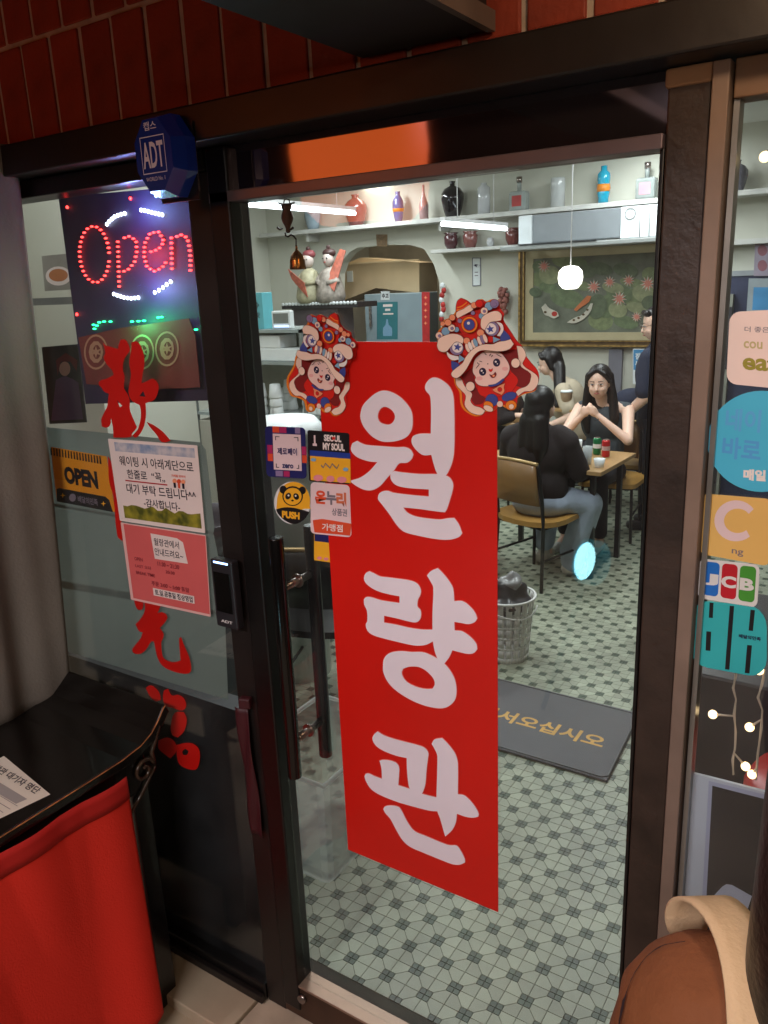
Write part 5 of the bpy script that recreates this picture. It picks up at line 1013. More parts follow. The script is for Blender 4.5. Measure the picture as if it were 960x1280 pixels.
def crumple(name, mat, c, r, sc, parent, seed, amp=.3, **k):
    Rg = random.Random(seed); m = MB().ball(c, r, 18, 12, sc); ph = [Rg.uniform(0, 6) for _ in range(6)]
    for v in m.v:
        d = v-Vector(c); f_ = 1+amp*math.sin(d.x*40+ph[0])*math.sin(d.y*43+ph[1])+amp*.6*math.sin(d.z*70+ph[2]); v.x, v.y, v.z = c[0]+d.x*f_, c[1]+d.y*f_, c[2]+d.z*f_
    return m.build(name, mat, parent, subd=1, **k)
crumple('bin_bag', M('bag_black', S(46, 46, 50), .3, noise=.3, nscale=20), (cx, cy, H-.02), .125, (1, 1, .7), wbk, 3)
crumple('crumpled_plastic', M('bag_clear', S(140, 140, 140), .25, noise=.2, nscale=30), (cx+.03, cy-.02, H+.07), .05, (1, 1, 1.5), wbk, 8, .4)
# translucent storage bin
c = atz(395, 1108, 0); sb = thing('clear_storage_bin', 'empty translucent plastic bin on the tiles left of the banner', 'storage bin', (c.x-.12, c.y+.1, 0))
clp = frostmat('clear_plastic', S(206, 210, 206), .42); X1 = atz(412, 1112, 0).x; Y1 = atz(412, 1112, 0).y
zT = .42; x1, y1 = X1, Y1; x0, y0 = X1-.30, Y1+.40
V = [(x0, y1, 0), (x1, y1, 0), (x1, y0, 0), (x0, y0, 0), (x0-.03, y1-.03, zT), (x1+.03, y1-.03, zT), (x1+.03, y0+.03, zT), (x0-.03, y0+.03, zT)]
m = MB().add(V, [(0, 3, 2, 1), (0, 1, 5, 4), (1, 2, 6, 5), (2, 3, 7, 6), (3, 0, 4, 7)]); o = m.build('tub', clp, sb, bevel=.03); 
MB().tube([Vector(v)+Vector((0, 0, 0)) for v in V[4:]], .009, 8, True).build('rim', frostmat('clear_rim', S(220, 224, 220), .6), sb)
# door mat inside
mt = thing('door_mat', 'dark grey rubber mat with yellow Korean lettering just inside the door', 'door mat', (-.4, 1.7, 0))
y0, y1, x0, x1 = 1.415, 1.985, -1.15, .13
MB().add([(x0, y0, .0045), (x1, y0, .0045), (x1-.03, y1, .0045), (x0, y1, .0045), (x0, y0, .0125), (x1-.004, y0+.004, .0125), (x1-.034, y1-.004, .0125), (x0, y1-.004, .0125)], [(3, 2, 1, 0), (4, 5, 6, 7), (0, 1, 5, 4), (1, 2, 6, 5), (2, 3, 7, 6), (3, 0, 4, 7)]).build('mat_base', M('mat_grey', S(80, 80, 84), .5, noise=.12, nscale=10, bump=.4, bscale=250), mt, bevel=.003)
edm = M('mat_edge', S(96, 98, 100), .5)
MB().tube([(x0, y0+.012, .0135), (x1-.03, y0+.012, .0135), (x1-.008, y0+.03, .0145), (x1-.038, y1-.02, .0135), (x0, y1-.014, .0135)], .004, 6).build('raised_edge', edm, mt)
mb = MB(); lz = Vector((0, 0, .0132))
pR, pL = atz(755, 930, .0133), atz(643, 905, .0133); pitch = (pR.x-pL.x)/4; tp, bt = atz(738, 916, .0133).y, atz(738, 932, .0133).y; x9 = pR.x-pitch*6
text3(mb, '어서오십시오', Vector((x9, bt, .0133)), Vector((pR.x, bt, .0133)), Vector((x9, tp, .0133)), .03); mb.build('lettering', M('mat_yellow', S(206, 160, 84), .6), mt)

# ------------------------------------------------------------------ furniture
chm = M('chair_black', S(24, 22, 22), .35, noise=.2); seatm = M('ochre_wood', S(176, 132, 66), .45, noise=.15, nscale=6, coat=.2); backm = M('tan_back', S(136, 100, 58), .4, noise=.2, nscale=5, coat=.3)
def chair(label, x, y, rz, group='black framed cafe chairs', back=True, z=0, dark=False):
    seatm, backm = (chm, chm) if dark else (globals()['seatm'], globals()['backm'])
    t = thing('cafe_chair' if back else 'stool', label, 'chair' if back else 'stool', (0, 0, 0), group)
    for sx in (-1, 1):
        MB().tube([(sx*.185, .17, .0), (sx*.175, .16, .43)], .011, 8).build('leg', chm, t)
        if back: MB().tube([(sx*.20, -.22, 0), (sx*.185, -.19, .43), (sx*.185, -.21, .62), (sx*.18, -.235, .80), (sx*.165, -.24, .835)], .012, 8).build('leg', chm, t)
        else: MB().tube([(sx*.185, -.17, .0), (sx*.175, -.16, .43)], .011, 8).build('leg', chm, t)
        MB().tube([(sx*.18, .16, .2), (sx*.19, -.19, .2)], .008, 6).build('stretcher', chm, t)
    MB().tube([(-.18, -.19, .41), (.18, -.19, .41), (.18, .16, .41), (-.18, .16, .41)], .011, 8, True).build('seat_frame', chm, t)
    P = smooth([(-.2, -.19), (.2, -.19), (.215, .14), (.17, .21), (-.17, .21), (-.215, .14)], 4, 100); MB().sheet([[(u, v, .455) for u, v in P]], .03, Vector((0, 0, 1))).build('seat', seatm, t, bevel=.008)
    if back:
        n = 12; V = []
        for yy in (0, .014):
            for zz in (.56, .70, .83):
                for i in range(n+1): u = -1+2*i/n; V.append((u*.17, -.205-(zz-.56)*.14-.02*(1-u*u)-yy, zz-.012*u*u*(1 if zz > .8 else 0)))
        m_ = n+1; Fc = []
        for lyr in (0, 3*m_):
            for r in range(2):
                for i in range(n): q = (lyr+r*m_+i, lyr+r*m_+i+1, lyr+(r+1)*m_+i+1, lyr+(r+1)*m_+i); Fc.append(q if lyr else tuple(reversed(q)))
        for i in range(n): Fc += [(i, i+1, 3*m_+i+1, 3*m_+i), (2*m_+i+1, 2*m_+i, 5*m_+i, 5*m_+i+1)]
        for r in range(2): Fc += [(r*m_, 3*m_+r*m_, 3*m_+(r+1)*m_, (r+1)*m_), (r*m_+n, (r+1)*m_+n, 3*m_+(r+1)*m_+n, 3*m_+r*m_+n)]
        MB().add(V, Fc, True).build('backrest', backm, t); MB().tube([(u*.18, -.243-.02*(1-u*u), .842-.012*u*u) for u in [-1+i/6 for i in range(13)]], .011, 8).build('top_rail', M('rail_brass', S(190, 160, 110), .3, .3), t)
    t.location = (x, y, z); t.rotation_euler = (0, 0, rz); return t
chair('black framed chair with tan back under the woman with her back turned', -.98, 3.42, -.30)
chair('chair of the woman with clasped hands, its ochre seat showing right', -.86, 4.5, PI+.15)
chair('chair under the woman in the beige top near the back wall', -1.35, 5.3, PI/2+.2); chair('chair beside the red banner edge, mostly hidden by it', -1.5, 3.25, -.1)
chair('dark chair seen between the two door handles', -1.22, 1.45, .4, dark=True)
def table(label, cx, cy, w, d, rz):
    t = thing('dining_table', label, 'table', (0, 0, 0), 'wood topped dining tables'); MB().box(-w/2, w/2, -d/2, d/2, .712, .74).build('tabletop', M('table_wood', S(184, 146, 98), .35, noise=.12, nscale=5, coat=.3), t, bevel=.004)
    for sx in (-1, 1):
        for sy in (-1, 1): MB().box(sx*(w/2-.08)-.016, sx*(w/2-.08)+.016, sy*(d/2-.08)-.016, sy*(d/2-.08)+.016, 0, .712).build('leg', chm, t)
    MB().box(-w/2+.06, w/2-.06, -d/2+.06, d/2-.06, .68, .7115).build('under_frame', chm, t); t.location = (cx, cy, 0); t.rotation_euler = (0, 0, rz)
table('wooden topped table with drink cans between the two front women', -1.03, 3.80, .90, .64, -.05); table('wooden topped table in front of the woman in the beige top', -2.15, 5.25, .8, .7, 0)
table('table end seen behind the door handles on the left', -1.75, 2.05, .7, .5, .1)
ZT = .7405
def can(px, mat, label, r=.027, h=.115, band=None):
    p = atz(*px, .74); t = thing('drink_can', label, 'can', (p.x, p.y, ZT), 'cans on the front table'); MB().lathe([(r*.8, 0), (r, .008), (r, h-.012), (r*.8, h)], (p.x, p.y, ZT), 20).build('body', mat, t); MB().lathe([(r*.8, h), (r*.78, h+.003)], (p.x, p.y, ZT), 20).build('lid', M('steel', S(150, 140, 135)), t)
    MB().lathe([(r+.0006, h*.4), (r+.0006, h*.65)], (p.x, p.y, ZT), 20, cap=False).build('label_band', band or whp, t)
can((746, 568), M('can_green', S(20, 120, 70), .3, .3), 'green and white drink can on the front table'); can((757, 571), M('can_red', S(190, 34, 34), .3, .3), 'red drink can beside the green one', band=M('can_white', S(200, 170, 170), .3))
def cup(px, label, mat, r=.036, h=.09, z=ZT, group='cups on the tables'):
    p = atz(*px, .74); t = thing('cup', label, 'cup', (p.x, p.y, z), group); MB().lathe([(r*.72, 0), (r*.8, .01), (r, h), (r*.93, h), (r*.7, .012)], (p.x, p.y, z), 20, cap=False).build('body', mat, t); MB().lathe([(0.001, .004), (r*.72, .004)], (p.x, p.y, z), 20, cap=False).build('base', mat, t)
cup((734, 580), 'tall translucent plastic cup on the front table', M('cup_clear', S(190, 196, 196), .2, alpha=.75), .032, .115); cup((749, 584), 'squat white bowl like cup in front of the cans', whp, .036, .055); cup((722, 566), 'white paper cup by the elbow of the woman with her back turned', whp, .03, .09)
p = at(708, 500, 5.0); t = thing('cup', 'paper cup with a pale sleeve in front of the woman in beige', 'cup', tuple(p), 'cups on the tables'); MB().lathe([(.036, 0), (.048, .13), (.05, .135)], (p.x, p.y, p.z-.07), 18).build('body', M('cup_kraft', S(190, 160, 130), .6), t); MB().lathe([(.052, .135), (.045, .15)], (p.x, p.y, p.z-.07), 18).build('lid', whp, t)
MB().box(p.x-.12, p.x+.1, 4.95, 5.2, p.z-.09, p.z-.0705).build('side_stand', M('table_wood', S(184, 146, 98)), label='small wooden ledge under the paper cup of the woman in beige', cat='ledge')
# things inside the right window
c = at(950, 985, .45); st = thing('red_stool', 'round red stool seat behind the fairy lights', 'stool', (c.x+.10, .45, 0)); MB().lathe([(.13, -.06), (.16, -.03), (.165, .0), (.15, .03), (.05, .04)], (c.x+.13, .45, c.z+.02), 28).build('seat', M('stool_red', S(190, 30, 26), .3, noise=.06), st); MB().cyl((c.x+.13, .45, 0), (c.x+.13, .45, c.z-.03), .03, n=14).build('pedestal', chm, st)
a = at(850, 850, .5); b = at(1010, 1000, .5); MB().box(.56, 1.6, .66, 1.3, .0, at(900, 848, .66).z).build('dark_counter', M('counter_dark', S(30, 27, 36), .4, noise=.2), label='dark counter with a navy side inside the right window', cat='counter', bevel=.006)

# ------------------------------------------------------------------ people
skin = M('skin', S(236, 196, 174), .5, noise=.05, nscale=12); skin.node_tree.nodes['Principled BSDF'].inputs['Subsurface Weight'].default_value = .08; skin.node_tree.nodes['Principled BSDF'].inputs['Subsurface Radius'].default_value = (.012, .005, .003)
hairm = M('black_hair', S(18, 13, 12), .4, noise=.3, nscale=12, bump=.35, bscale=120); lipm = M('lips', S(176, 90, 86), .4, noise=0); browm = M('brow', S(52, 38, 34), .7, noise=0); eyew = M('eye_white', S(235, 226, 222), .3, noise=0)
def blob(t, name, mat, shapes, vox=.011, smooth_it=5, label=None):
    m = MB()
    for s_ in shapes:
        if s_[0] == 'c':
            _, p0, r0_, p1, r1_ = s_; m.cyl(p0, p1, r0_, r1_, 14, True); m.ball(p0, r0_, 14, 9); m.ball(p1, r1_, 14, 9)
        else:
            _, c, r, *rt = s_; k = len(m.v); m.ball(c, 1, 18, 12, r)
            if rt:
                R3 = rt[0]; cc = Vector(c)
                for v in m.v[k:]: w = cc+R3@(v-cc); v.x, v.y, v.z = w
    o = m.build(name, mat, t, label=label); rm = o.modifiers.new('remesh', 'REMESH'); rm.mode = 'VOXEL'; rm.voxel_size = vox; rm.use_smooth_shade = True
    sm = o.modifiers.new('smooth', 'SMOOTH'); sm.iterations = smooth_it; sm.factor = .5
    return o
def head(t, c, yaw, pitch=0, roll=0, s=1.0, hair='long', body=None, feat=True, asleep=False):
    """head shapes (for the body blob), face features and hair; face looks to -Y at yaw 0"""
    Rm = Matrix.Rotation(yaw, 3, 'Z')@Matrix.Rotation(pitch, 3, 'X')@Matrix.Rotation(roll, 3, 'Y'); c = Vector(c)
    L = lambda x, y, z: c+Rm@(Vector((x, y, z))*s)
    sh = [('e', L(0, .012, .018), (.078*s, .090*s, .092*s), Rm), ('e', L(0, -.028, -.036), (.062*s, .058*s, .066*s), Rm), ('e', L(0, -.048, -.078), (.026*s, .024*s, .02*s), Rm), ('c', L(0, -.083, .0), .007*s, L(0, -.097, -.03), .011*s), ('e', L(-.032, -.062, -.03), (.022*s, .02*s, .02*s), Rm), ('e', L(.032, -.062, -.03), (.022*s, .02*s, .02*s), Rm), ('e', L(.073, .012, -.01), (.010*s, .018*s, .028*s), Rm), ('e', L(-.073, .012, -.01), (.010*s, .018*s, .028*s), Rm)]
    if feat:
        for sx in (-1, 1):
            e = MB().ball((0, 0, 0), 1, 12, 8, (.0135*s, .006*s, .0046*s)); 
            for v in e.v: w = L(sx*.029, -.078, .004)+Rm@v; v.x, v.y, v.z = w
            ey = e.build('eye', eyew, t)
            e = MB().ball((0, 0, 0), 1, 12, 8, (.0062*s, .004*s, .0056*s))
            for v in e.v: w = L(sx*.029, -.0825, .0035)+Rm@v; v.x, v.y, v.z = w
            e.build('iris', BLK, ey)
            MB().tube([L(sx*.013, -.0845, .0085), L(sx*.029, -.086, .0115), L(sx*.044, -.077, .008)], .0012*s, 6).build('eyelash', BLK, t)
            MB().tube([L(sx*.012, -.0875, .024), L(sx*.029, -.0885, .0275), L(sx*.048, -.077, .0275)], [.0022*s, .003*s, .0014*s], 6).build('eyebrow', browm, t)
        MB().tube([L(-.020, -.0835, -.057), L(-.008, -.0905, -.0545), L(0, -.0915, -.0555), L(.008, -.0905, -.0545), L(.020, -.0835, -.057)], [.0012*s, .0038*s, .004*s, .0038*s, .0012*s], 8).build('lips', lipm, t)
    return sh, L, Rm
def hand(P, fwd, side, palm_up=None, s=1.0, curl=.6, mirror=1):
    """palm + five fingers as capsules; P wrist, fwd direction of the fingers, side towards the thumb"""
    f = Vector(fwd).normalized(); sd = Vector(side); sd = (sd-f*sd.dot(f)).normalized(); n = f.cross(sd)*mirror; P = Vector(P); out = [('c', P, .022*s, P+f*.05*s, .026*s), ('c', P+f*.03*s+sd*.018*s, .018*s, P+f*.07*s+sd*.02*s, .014*s), ('c', P+f*.03*s-sd*.018*s, .018*s, P+f*.07*s-sd*.02*s, .013*s)]
    for i, (o_, ln_) in enumerate(((.028, .068), (.010, .078), (-.009, .072), (-.027, .056))):
        b = P+f*.078*s+sd*o_*s; k1 = (f*math.cos(curl*.6)+n*math.sin(curl*.6)); k2 = (f*math.cos(curl*1.6)+n*math.sin(curl*1.6)); m1 = b+k1*ln_*.5*s; out += [('c', b, .0092*s, m1, .0085*s), ('c', m1, .0085*s, m1+k2*ln_*.5*s, .007*s)]
    b = P+f*.02*s+sd*.028*s; m1 = b+(sd*.6+f*.8).normalized()*.036*s; out += [('c', b, .012*s, m1, .0105*s), ('c', m1, .0105*s, m1+(f*.9+n*.4).normalized()*.03*s, .0085*s)]
    return out
V_ = Vector
# --- woman with clasped hands
t = thing('person', 'woman in a dark sleeveless top facing the door, hands clasped over the table', 'person', (-.93, 4.5, 0))
hc = V_((-.945, 4.42, 1.165)); hs, L, Rm = head(t, hc, .12, .10, -.04, 1.06)
eL, eR = V_((-.655, 4.20, .80)), V_((-1.13, 4.20, .80)); sL, sR = V_((-.755, 4.52, .955)), V_((-1.115, 4.52, .955)); wL, wR = V_((-.875, 4.20, .965)), V_((-.985, 4.19, .955))
body = hs+[('c', V_((-.94, 4.46, 1.07)), .047, V_((-.94, 4.50, .99)), .052), ('e', V_((-.935, 4.53, .86)), (.165, .10, .17)), ('e', V_((-.93, 4.54, .66)), (.135, .10, .16)), ('c', V_((-.93, 4.52, .98)), .06, sL, .05), ('c', V_((-.93, 4.52, .98)), .06, sR, .05), ('e', V_((-.93, 4.5, .5)), (.17, .14, .11)),
  ('c', sL, .047, eL, .035), ('c', sR, .047, eR, .035), ('c', eL, .034, wL, .021), ('c', eR, .034, wR, .021)]+hand(wL, (-.62, -.15, .38), (-.2, -.3, .9), s=.80, curl=.9)+hand(wR, (.55, .02, .58), (-.1, -.2, .9), s=.80, curl=.8, mirror=-1)
for sx in (-1, 1): body += [('c', V_((-.93+sx*.09, 4.45, .52)), .075, V_((-.93+sx*.12, 4.08, .53)), .055), ('c', V_((-.93+sx*.12, 4.08, .51)), .05, V_((-.93+sx*.13, 4.10, .10)), .035), ('c', V_((-.93+sx*.13, 4.10, .06)), .035, V_((-.93+sx*.13, 3.97, .035)), .03)]
blob(t, 'body', skin, body, .0075, 3)
tee = M('slate_top', S(62, 70, 76), .75, noise=.15, nscale=10, bump=.3, bscale=60)
blob(t, 'top', tee, [('e', V_((-.935, 4.535, .86)), (.178, .115, .175)), ('e', V_((-.93, 4.545, .66)), (.15, .115, .17)), ('c', V_((-.93, 4.53, .965)), .066, V_((-.775, 4.53, .958)), .060), ('c', V_((-.93, 4.53, .965)), .066, V_((-1.095, 4.53, .958)), .060), ('c', V_((-.80, 4.53, .96)), .055, V_((-.765, 4.515, .925)), .055), ('c', V_((-1.07, 4.53, .96)), .055, V_((-1.105, 4.515, .925)), .055)], .009)
blob(t, 'trousers', M('trousers_dark', S(34, 34, 40), .8, noise=.15), [('e', V_((-.93, 4.5, .5)), (.185, .155, .12))]+[q for sx in (-1, 1) for q in (('c', V_((-.93+sx*.09, 4.45, .52)), .088, V_((-.93+sx*.12, 4.08, .53)), .068), ('c', V_((-.93+sx*.12, 4.08, .51)), .065, V_((-.93+sx*.13, 4.10, .14)), .055))], .012)
for sx in (-1, 1): blob(t, 'shoe', M('shoe_white', S(205, 205, 205), .5), [('c', V_((-.93+sx*.13, 4.12, .04)), .04, V_((-.93+sx*.13, 3.95, .032)), .034)], .008)
def longhair(t, L, Rm, s, zdrop, y0=.0, w=.085, front=True):
    sh = [('e', L(0, .030, .032), (.086*s, .093*s, .096*s), Rm), ('e', L(0, .062, -.02), (.078*s, .058*s, .105*s), Rm)]
    for sx in (-1, 1):
        sh += [('c', L(sx*.072, .02, .045), .026*s, L(sx*.084, .018, -.05), .024*s)]
        if front: a_ = L(sx*.084, .016, -.05); b_ = L(sx*.092, .015, -.14); c_ = L(sx*.098, -.005, -.14-zdrop*.55); d_ = L(sx*.088, -.01, -.14-zdrop); sh += [('c', a_, .026*s, b_, .032*s), ('c', b_, .032*s, c_, .036*s), ('c', c_, .036*s, d_, .022*s)]
    sh += [('c', L(0, .07, -.06), .07*s, L(0, .085, -.2), .08*s)]
    # parting: two sweeps over the forehead
    for sx in (-1, 1): sh += [('c', L(sx*.006, -.045, .098), .018*s, L(sx*.050, -.050, .068), .020*s), ('c', L(sx*.050, -.050, .068), .019*s, L(sx*.074, -.018, .015), .018*s)]
    return sh
blob(t, 'hair', hairm, longhair(t, L, Rm, 1.04, .20), .0075, 3)
MB().tube([wL+V_((0, 0, -.03))+V_((.026*math.cos(a), .026*math.sin(a)*.9, .012*math.cos(a))) for a in [2*PI*i/16 for i in range(16)]], .0025, 6, True).build('bracelet', BLK, t)
# --- woman with her back turned
t = thing('person', 'woman with long black hair and blue jeans sitting with her back to the door', 'person', (-.98, 3.4, 0))
hc = V_((-.975, 3.42, 1.145)); hs, L, Rm = head(t, hc, PI-.25, -.06, 0, 1, feat=False)
blk = M('black_shirt', S(38, 30, 30), .85, noise=.2, nscale=6, bump=.3, bscale=40); jean = M('jeans', S(164, 176, 194), .85, noise=.18, nscale=7, bump=.5, bscale=50)
kR, kL = V_((-.70, 3.56, .50)), V_((-1.05, 3.82, .52)); aR, aL = V_((-.80, 3.56, .11)), V_((-1.06, 3.70, .11))
body = hs+[('c', V_((-.985, 3.42, 1.06)), .05, V_((-.995, 3.42, .98)), .055), ('e', V_((-1.0, 3.42, .84)), (.17, .10, .19)), ('e', V_((-.985, 3.42, .60)), (.145, .11, .17)), ('e', V_((-.97, 3.44, .51)), (.17, .15, .09)), ('c', V_((-.82, 3.42, .94)), .055, V_((-.76, 3.50, .72)), .045), ('c', V_((-.76, 3.5, .72)), .042, V_((-.86, 3.70, .77)), .028), ('c', V_((-1.19, 3.45, .94)), .055, V_((-1.24, 3.54, .72)), .045), ('c', V_((-1.24, 3.54, .72)), .042, V_((-1.12, 3.72, .77)), .028),
  ('c', V_((-.9, 3.44, .52)), .08, kR, .06), ('c', V_((-1.05, 3.46, .52)), .08, kL, .06), ('c', kR, .055, aR, .035), ('c', kL, .055, aL, .035), ('c', aR, .03, aR+V_((.03, .10, -.07)), .03), ('c', aL, .03, aL+V_((0, .1, -.07)), .03)]+hand(V_((-.86, 3.70, .77)), (-.3, .8, .1), (-.9, 0, .3), s=.95)+hand(V_((-1.12, 3.72, .77)), (.3, .8, .1), (.9, 0, .3), s=.95, mirror=-1)
blob(t, 'body', skin, body, .010, 4)
blob(t, 'shirt', blk, [('e', V_((-1.0, 3.415, .84)), (.205, .128, .20)), ('e', V_((-.99, 3.415, .62)), (.20, .14, .18)), ('c', V_((-1.12, 3.42, .96)), .072, V_((-1.19, 3.44, .92)), .078), ('c', V_((-.86, 3.42, .96)), .072, V_((-.81, 3.43, .92)), .078), ('c', V_((-.82, 3.43, .93)), .076, V_((-.75, 3.49, .73)), .070), ('c', V_((-.75, 3.5, .72)), .068, V_((-.83, 3.64, .76)), .05), ('c', V_((-1.19, 3.45, .93)), .076, V_((-1.25, 3.53, .73)), .070), ('c', V_((-1.25, 3.54, .72)), .068, V_((-1.16, 3.68, .76)), .05), ('c', V_((-1.0, 3.42, 1.0)), .07, V_((-.99, 3.42, 1.02)), .062)], .011, 6)
blob(t, 'jeans', jean, [('e', V_((-.97, 3.42, .52)), (.20, .165, .105)), ('c', V_((-.88, 3.44, .54)), .10, kR, .082), ('c', V_((-1.06, 3.46, .54)), .10, kL, .08), ('c', kR, .088, aR+V_((0, 0, .05)), .09), ('c', kL, .08, aL+V_((0, 0, .05)), .075), ('c', aR+V_((0, 0, .04)), .08, aR+V_((0, 0, -.01)), .082)], .012, 5)
for a_, d_ in ((aR, V_((.09, .04, 0))), (aL, V_((0, .12, 0)))): blob(t, 'shoe', M('shoe_beige', S(206, 200, 188), .6, noise=.2, nscale=20), [('c', V_((a_.x-.03, a_.y-.02, .045)), .042, V_((a_.x, a_.y, .04))+d_, .034), ('c', V_((a_.x, a_.y, .09)), .04, V_((a_.x, a_.y, .05)), .042)], .008, 3)
hh = [('e', L(0, .022, .034), (.092, .100, .098), Rm), ('e', L(0, .06, -.05), (.092, .070, .14), Rm)]
for q in (-1, 0, 1): hh += [('c', L(q*.045, .085, -.08), .055, L(q*.062, .105, -.24), .052), ('c', L(q*.062, .105, -.24), .05, L(q*.05, .11, -.36+.02*abs(q)), .028)]
blob(t, 'hair', hairm, hh, .009, 3)
# --- woman in beige, leaning left
t = thing('person', 'woman in a beige short sleeved top leaning over a table by the back wall', 'person', (-1.5, 5.2, 0))
hc = V_((-1.64, 5.2, 1.22)); hs, L, Rm = head(t, hc, -1.15, .28, 0, 1.0)
bei = M('beige_top', S(190, 176, 152), .8, noise=.1, nscale=8, bump=.3, bscale=50)
body = hs+[('c', V_((-1.59, 5.2, 1.14)), .048, V_((-1.53, 5.2, 1.06)), .055), ('e', V_((-1.47, 5.22, .90)), (.13, .17, .18)), ('e', V_((-1.40, 5.22, .68)), (.13, .15, .18)), ('e', V_((-1.38, 5.22, .5)), (.16, .17, .10)), ('c', V_((-1.43, 5.05, .98)), .055, V_((-1.36, 4.98, .80)), .042), ('c', V_((-1.36, 4.98, .80)), .040, V_((-1.55, 4.96, .72)), .026), ('c', V_((-1.5, 5.38, .98)), .055, V_((-1.55, 5.42, .76)), .042), ('c', V_((-1.55, 5.42, .76)), .04, V_((-1.78, 5.3, .78)), .026)]+hand(V_((-1.55, 4.96, .72)), (-.9, .1, .05), (0, .9, .3), s=.95)+hand(V_((-1.78, 5.3, .78)), (-.9, -.1, .05), (0, -.9, .3), s=.95, mirror=-1)
for sy in (-1, 1): body += [('c', V_((-1.4, 5.22+sy*.09, .52)), .075, V_((-1.82, 5.22+sy*.1, .53)), .055), ('c', V_((-1.82, 5.22+sy*.1, .51)), .05, V_((-1.8, 5.22+sy*.1, .08)), .035)]
blob(t, 'body', skin, body, .011, 3)
blob(t, 'top', bei, [('e', V_((-1.47, 5.22, .90)), (.145, .185, .19)), ('e', V_((-1.40, 5.22, .68)), (.145, .165, .19)), ('c', V_((-1.46, 5.07, 1.0)), .072, V_((-1.39, 5.0, .87)), .064), ('c', V_((-1.5, 5.36, 1.0)), .07, V_((-1.53, 5.41, .86)), .062), ('c', V_((-1.5, 5.2, 1.04)), .07, V_((-1.52, 5.2, 1.06)), .062)], .012)
blob(t, 'trousers', M('trousers_dark', S(34, 34, 40)), [('e', V_((-1.38, 5.22, .5)), (.18, .19, .11))]+[q for sy in (-1, 1) for q in (('c', V_((-1.4, 5.22+sy*.09, .52)), .09, V_((-1.82, 5.22+sy*.1, .53)), .07), ('c', V_((-1.82, 5.22+sy*.1, .5)), .068, V_((-1.8, 5.22+sy*.1, .1)), .06))], .014)
blob(t, 'hair', hairm, [('e', L(0, .032, .034), (.088, .094, .096), Rm), ('e', L(0, .066, -.03), (.08, .06, .11), Rm), ('c', L(.066, .0, .04), .026, L(.076, .01, -.04), .026), ('c', L(.05, .07, -.06), .055, V_((-1.50, 5.10, 1.02)), .05), ('c', V_((-1.50, 5.10, 1.02)), .05, V_((-1.50, 5.04, .88)), .03), ('c', L(-.06, .0, .04), .026, L(-.072, .01, -.04), .026), ('c', L(0, -.05, .09), .02, L(.05, -.045, .06), .022)], .009, 3)
# --- standing man in navy
t = thing('person', 'man in a dark navy shirt and glasses standing half behind the door post', 'person', (-.62, 4.8, 0))
hc = V_((-.665, 4.80, 1.555)); hs, L, Rm = head(t, hc, -1.05, .22, 0, 1.08)
nav = M('navy_shirt', S(26, 34, 56), .85, noise=.15, nscale=8, bump=.3, bscale=40); ntr = M('navy_trousers', S(22, 24, 34), .85, noise=.15)
body = hs+[('c', V_((-.64, 4.8, 1.46)), .056, V_((-.62, 4.8, 1.38)), .062), ('e', V_((-.62, 4.82, 1.20)), (.15, .20, .22)), ('e', V_((-.60, 4.82, .96)), (.14, .17, .18)), ('c', V_((-.64, 4.62, 1.32)), .06, V_((-.64, 4.55, 1.06)), .046), ('c', V_((-.64, 4.55, 1.06)), .044, V_((-.80, 4.56, .90)), .03), ('c', V_((-.6, 5.02, 1.32)), .06, V_((-.62, 5.06, 1.05)), .046), ('c', V_((-.62, 5.06, 1.05)), .044, V_((-.78, 4.98, .88)), .03), ('e', V_((-.6, 4.82, .86)), (.15, .16, .12))]+hand(V_((-.80, 4.56, .90)), (-.6, .1, -.75), (-.5, .2, .5), s=1.05)+hand(V_((-.78, 4.98, .88)), (-.6, .1, -.75), (-.5, -.2, .5), s=1.05, mirror=-1)
for sy in (-1, 1): body += [('c', V_((-.6, 4.82+sy*.09, .84)), .085, V_((-.61, 4.82+sy*.1, .46)), .058), ('c', V_((-.61, 4.82+sy*.1, .46)), .055, V_((-.60, 4.82+sy*.1, .08)), .038)]
blob(t, 'body', skin, body, .011, 3)
blob(t, 'shirt', nav, [('e', V_((-.62, 4.82, 1.20)), (.175, .225, .235)), ('e', V_((-.61, 4.82, .96)), (.17, .20, .20)), ('c', V_((-.64, 4.62, 1.32)), .082, V_((-.65, 4.56, 1.10)), .075), ('c', V_((-.6, 5.02, 1.32)), .082, V_((-.62, 5.06, 1.10)), .075), ('c', V_((-.62, 4.8, 1.38)), .08, V_((-.625, 4.8, 1.40)), .072)], .012)
blob(t, 'trousers', ntr, [('e', V_((-.6, 4.82, .86)), (.175, .185, .14))]+[q for sy in (-1, 1) for q in (('c', V_((-.6, 4.82+sy*.09, .84)), .105, V_((-.61, 4.82+sy*.1, .46)), .08), ('c', V_((-.61, 4.82+sy*.1, .46)), .08, V_((-.60, 4.82+sy*.1, .08)), .068))], .014)
for sy in (-1, 1): blob(t, 'shoe', blackp, [('c', V_((-.58, 4.82+sy*.1, .045)), .045, V_((-.76, 4.82+sy*.1, .035)), .036)], .009, 3)
blob(t, 'hair', hairm, [('e', L(0, .026, .040), (.084, .096, .092), Rm), ('e', L(0, .062, .0), (.076, .056, .075), Rm), ('c', L(-.03, -.055, .088), .022, L(.04, -.052, .086), .022), ('c', L(.07, .0, .05), .02, L(.078, .015, .0), .014), ('c', L(-.07, .0, .05), .02, L(-.078, .015, .0), .014)], .009, 3)
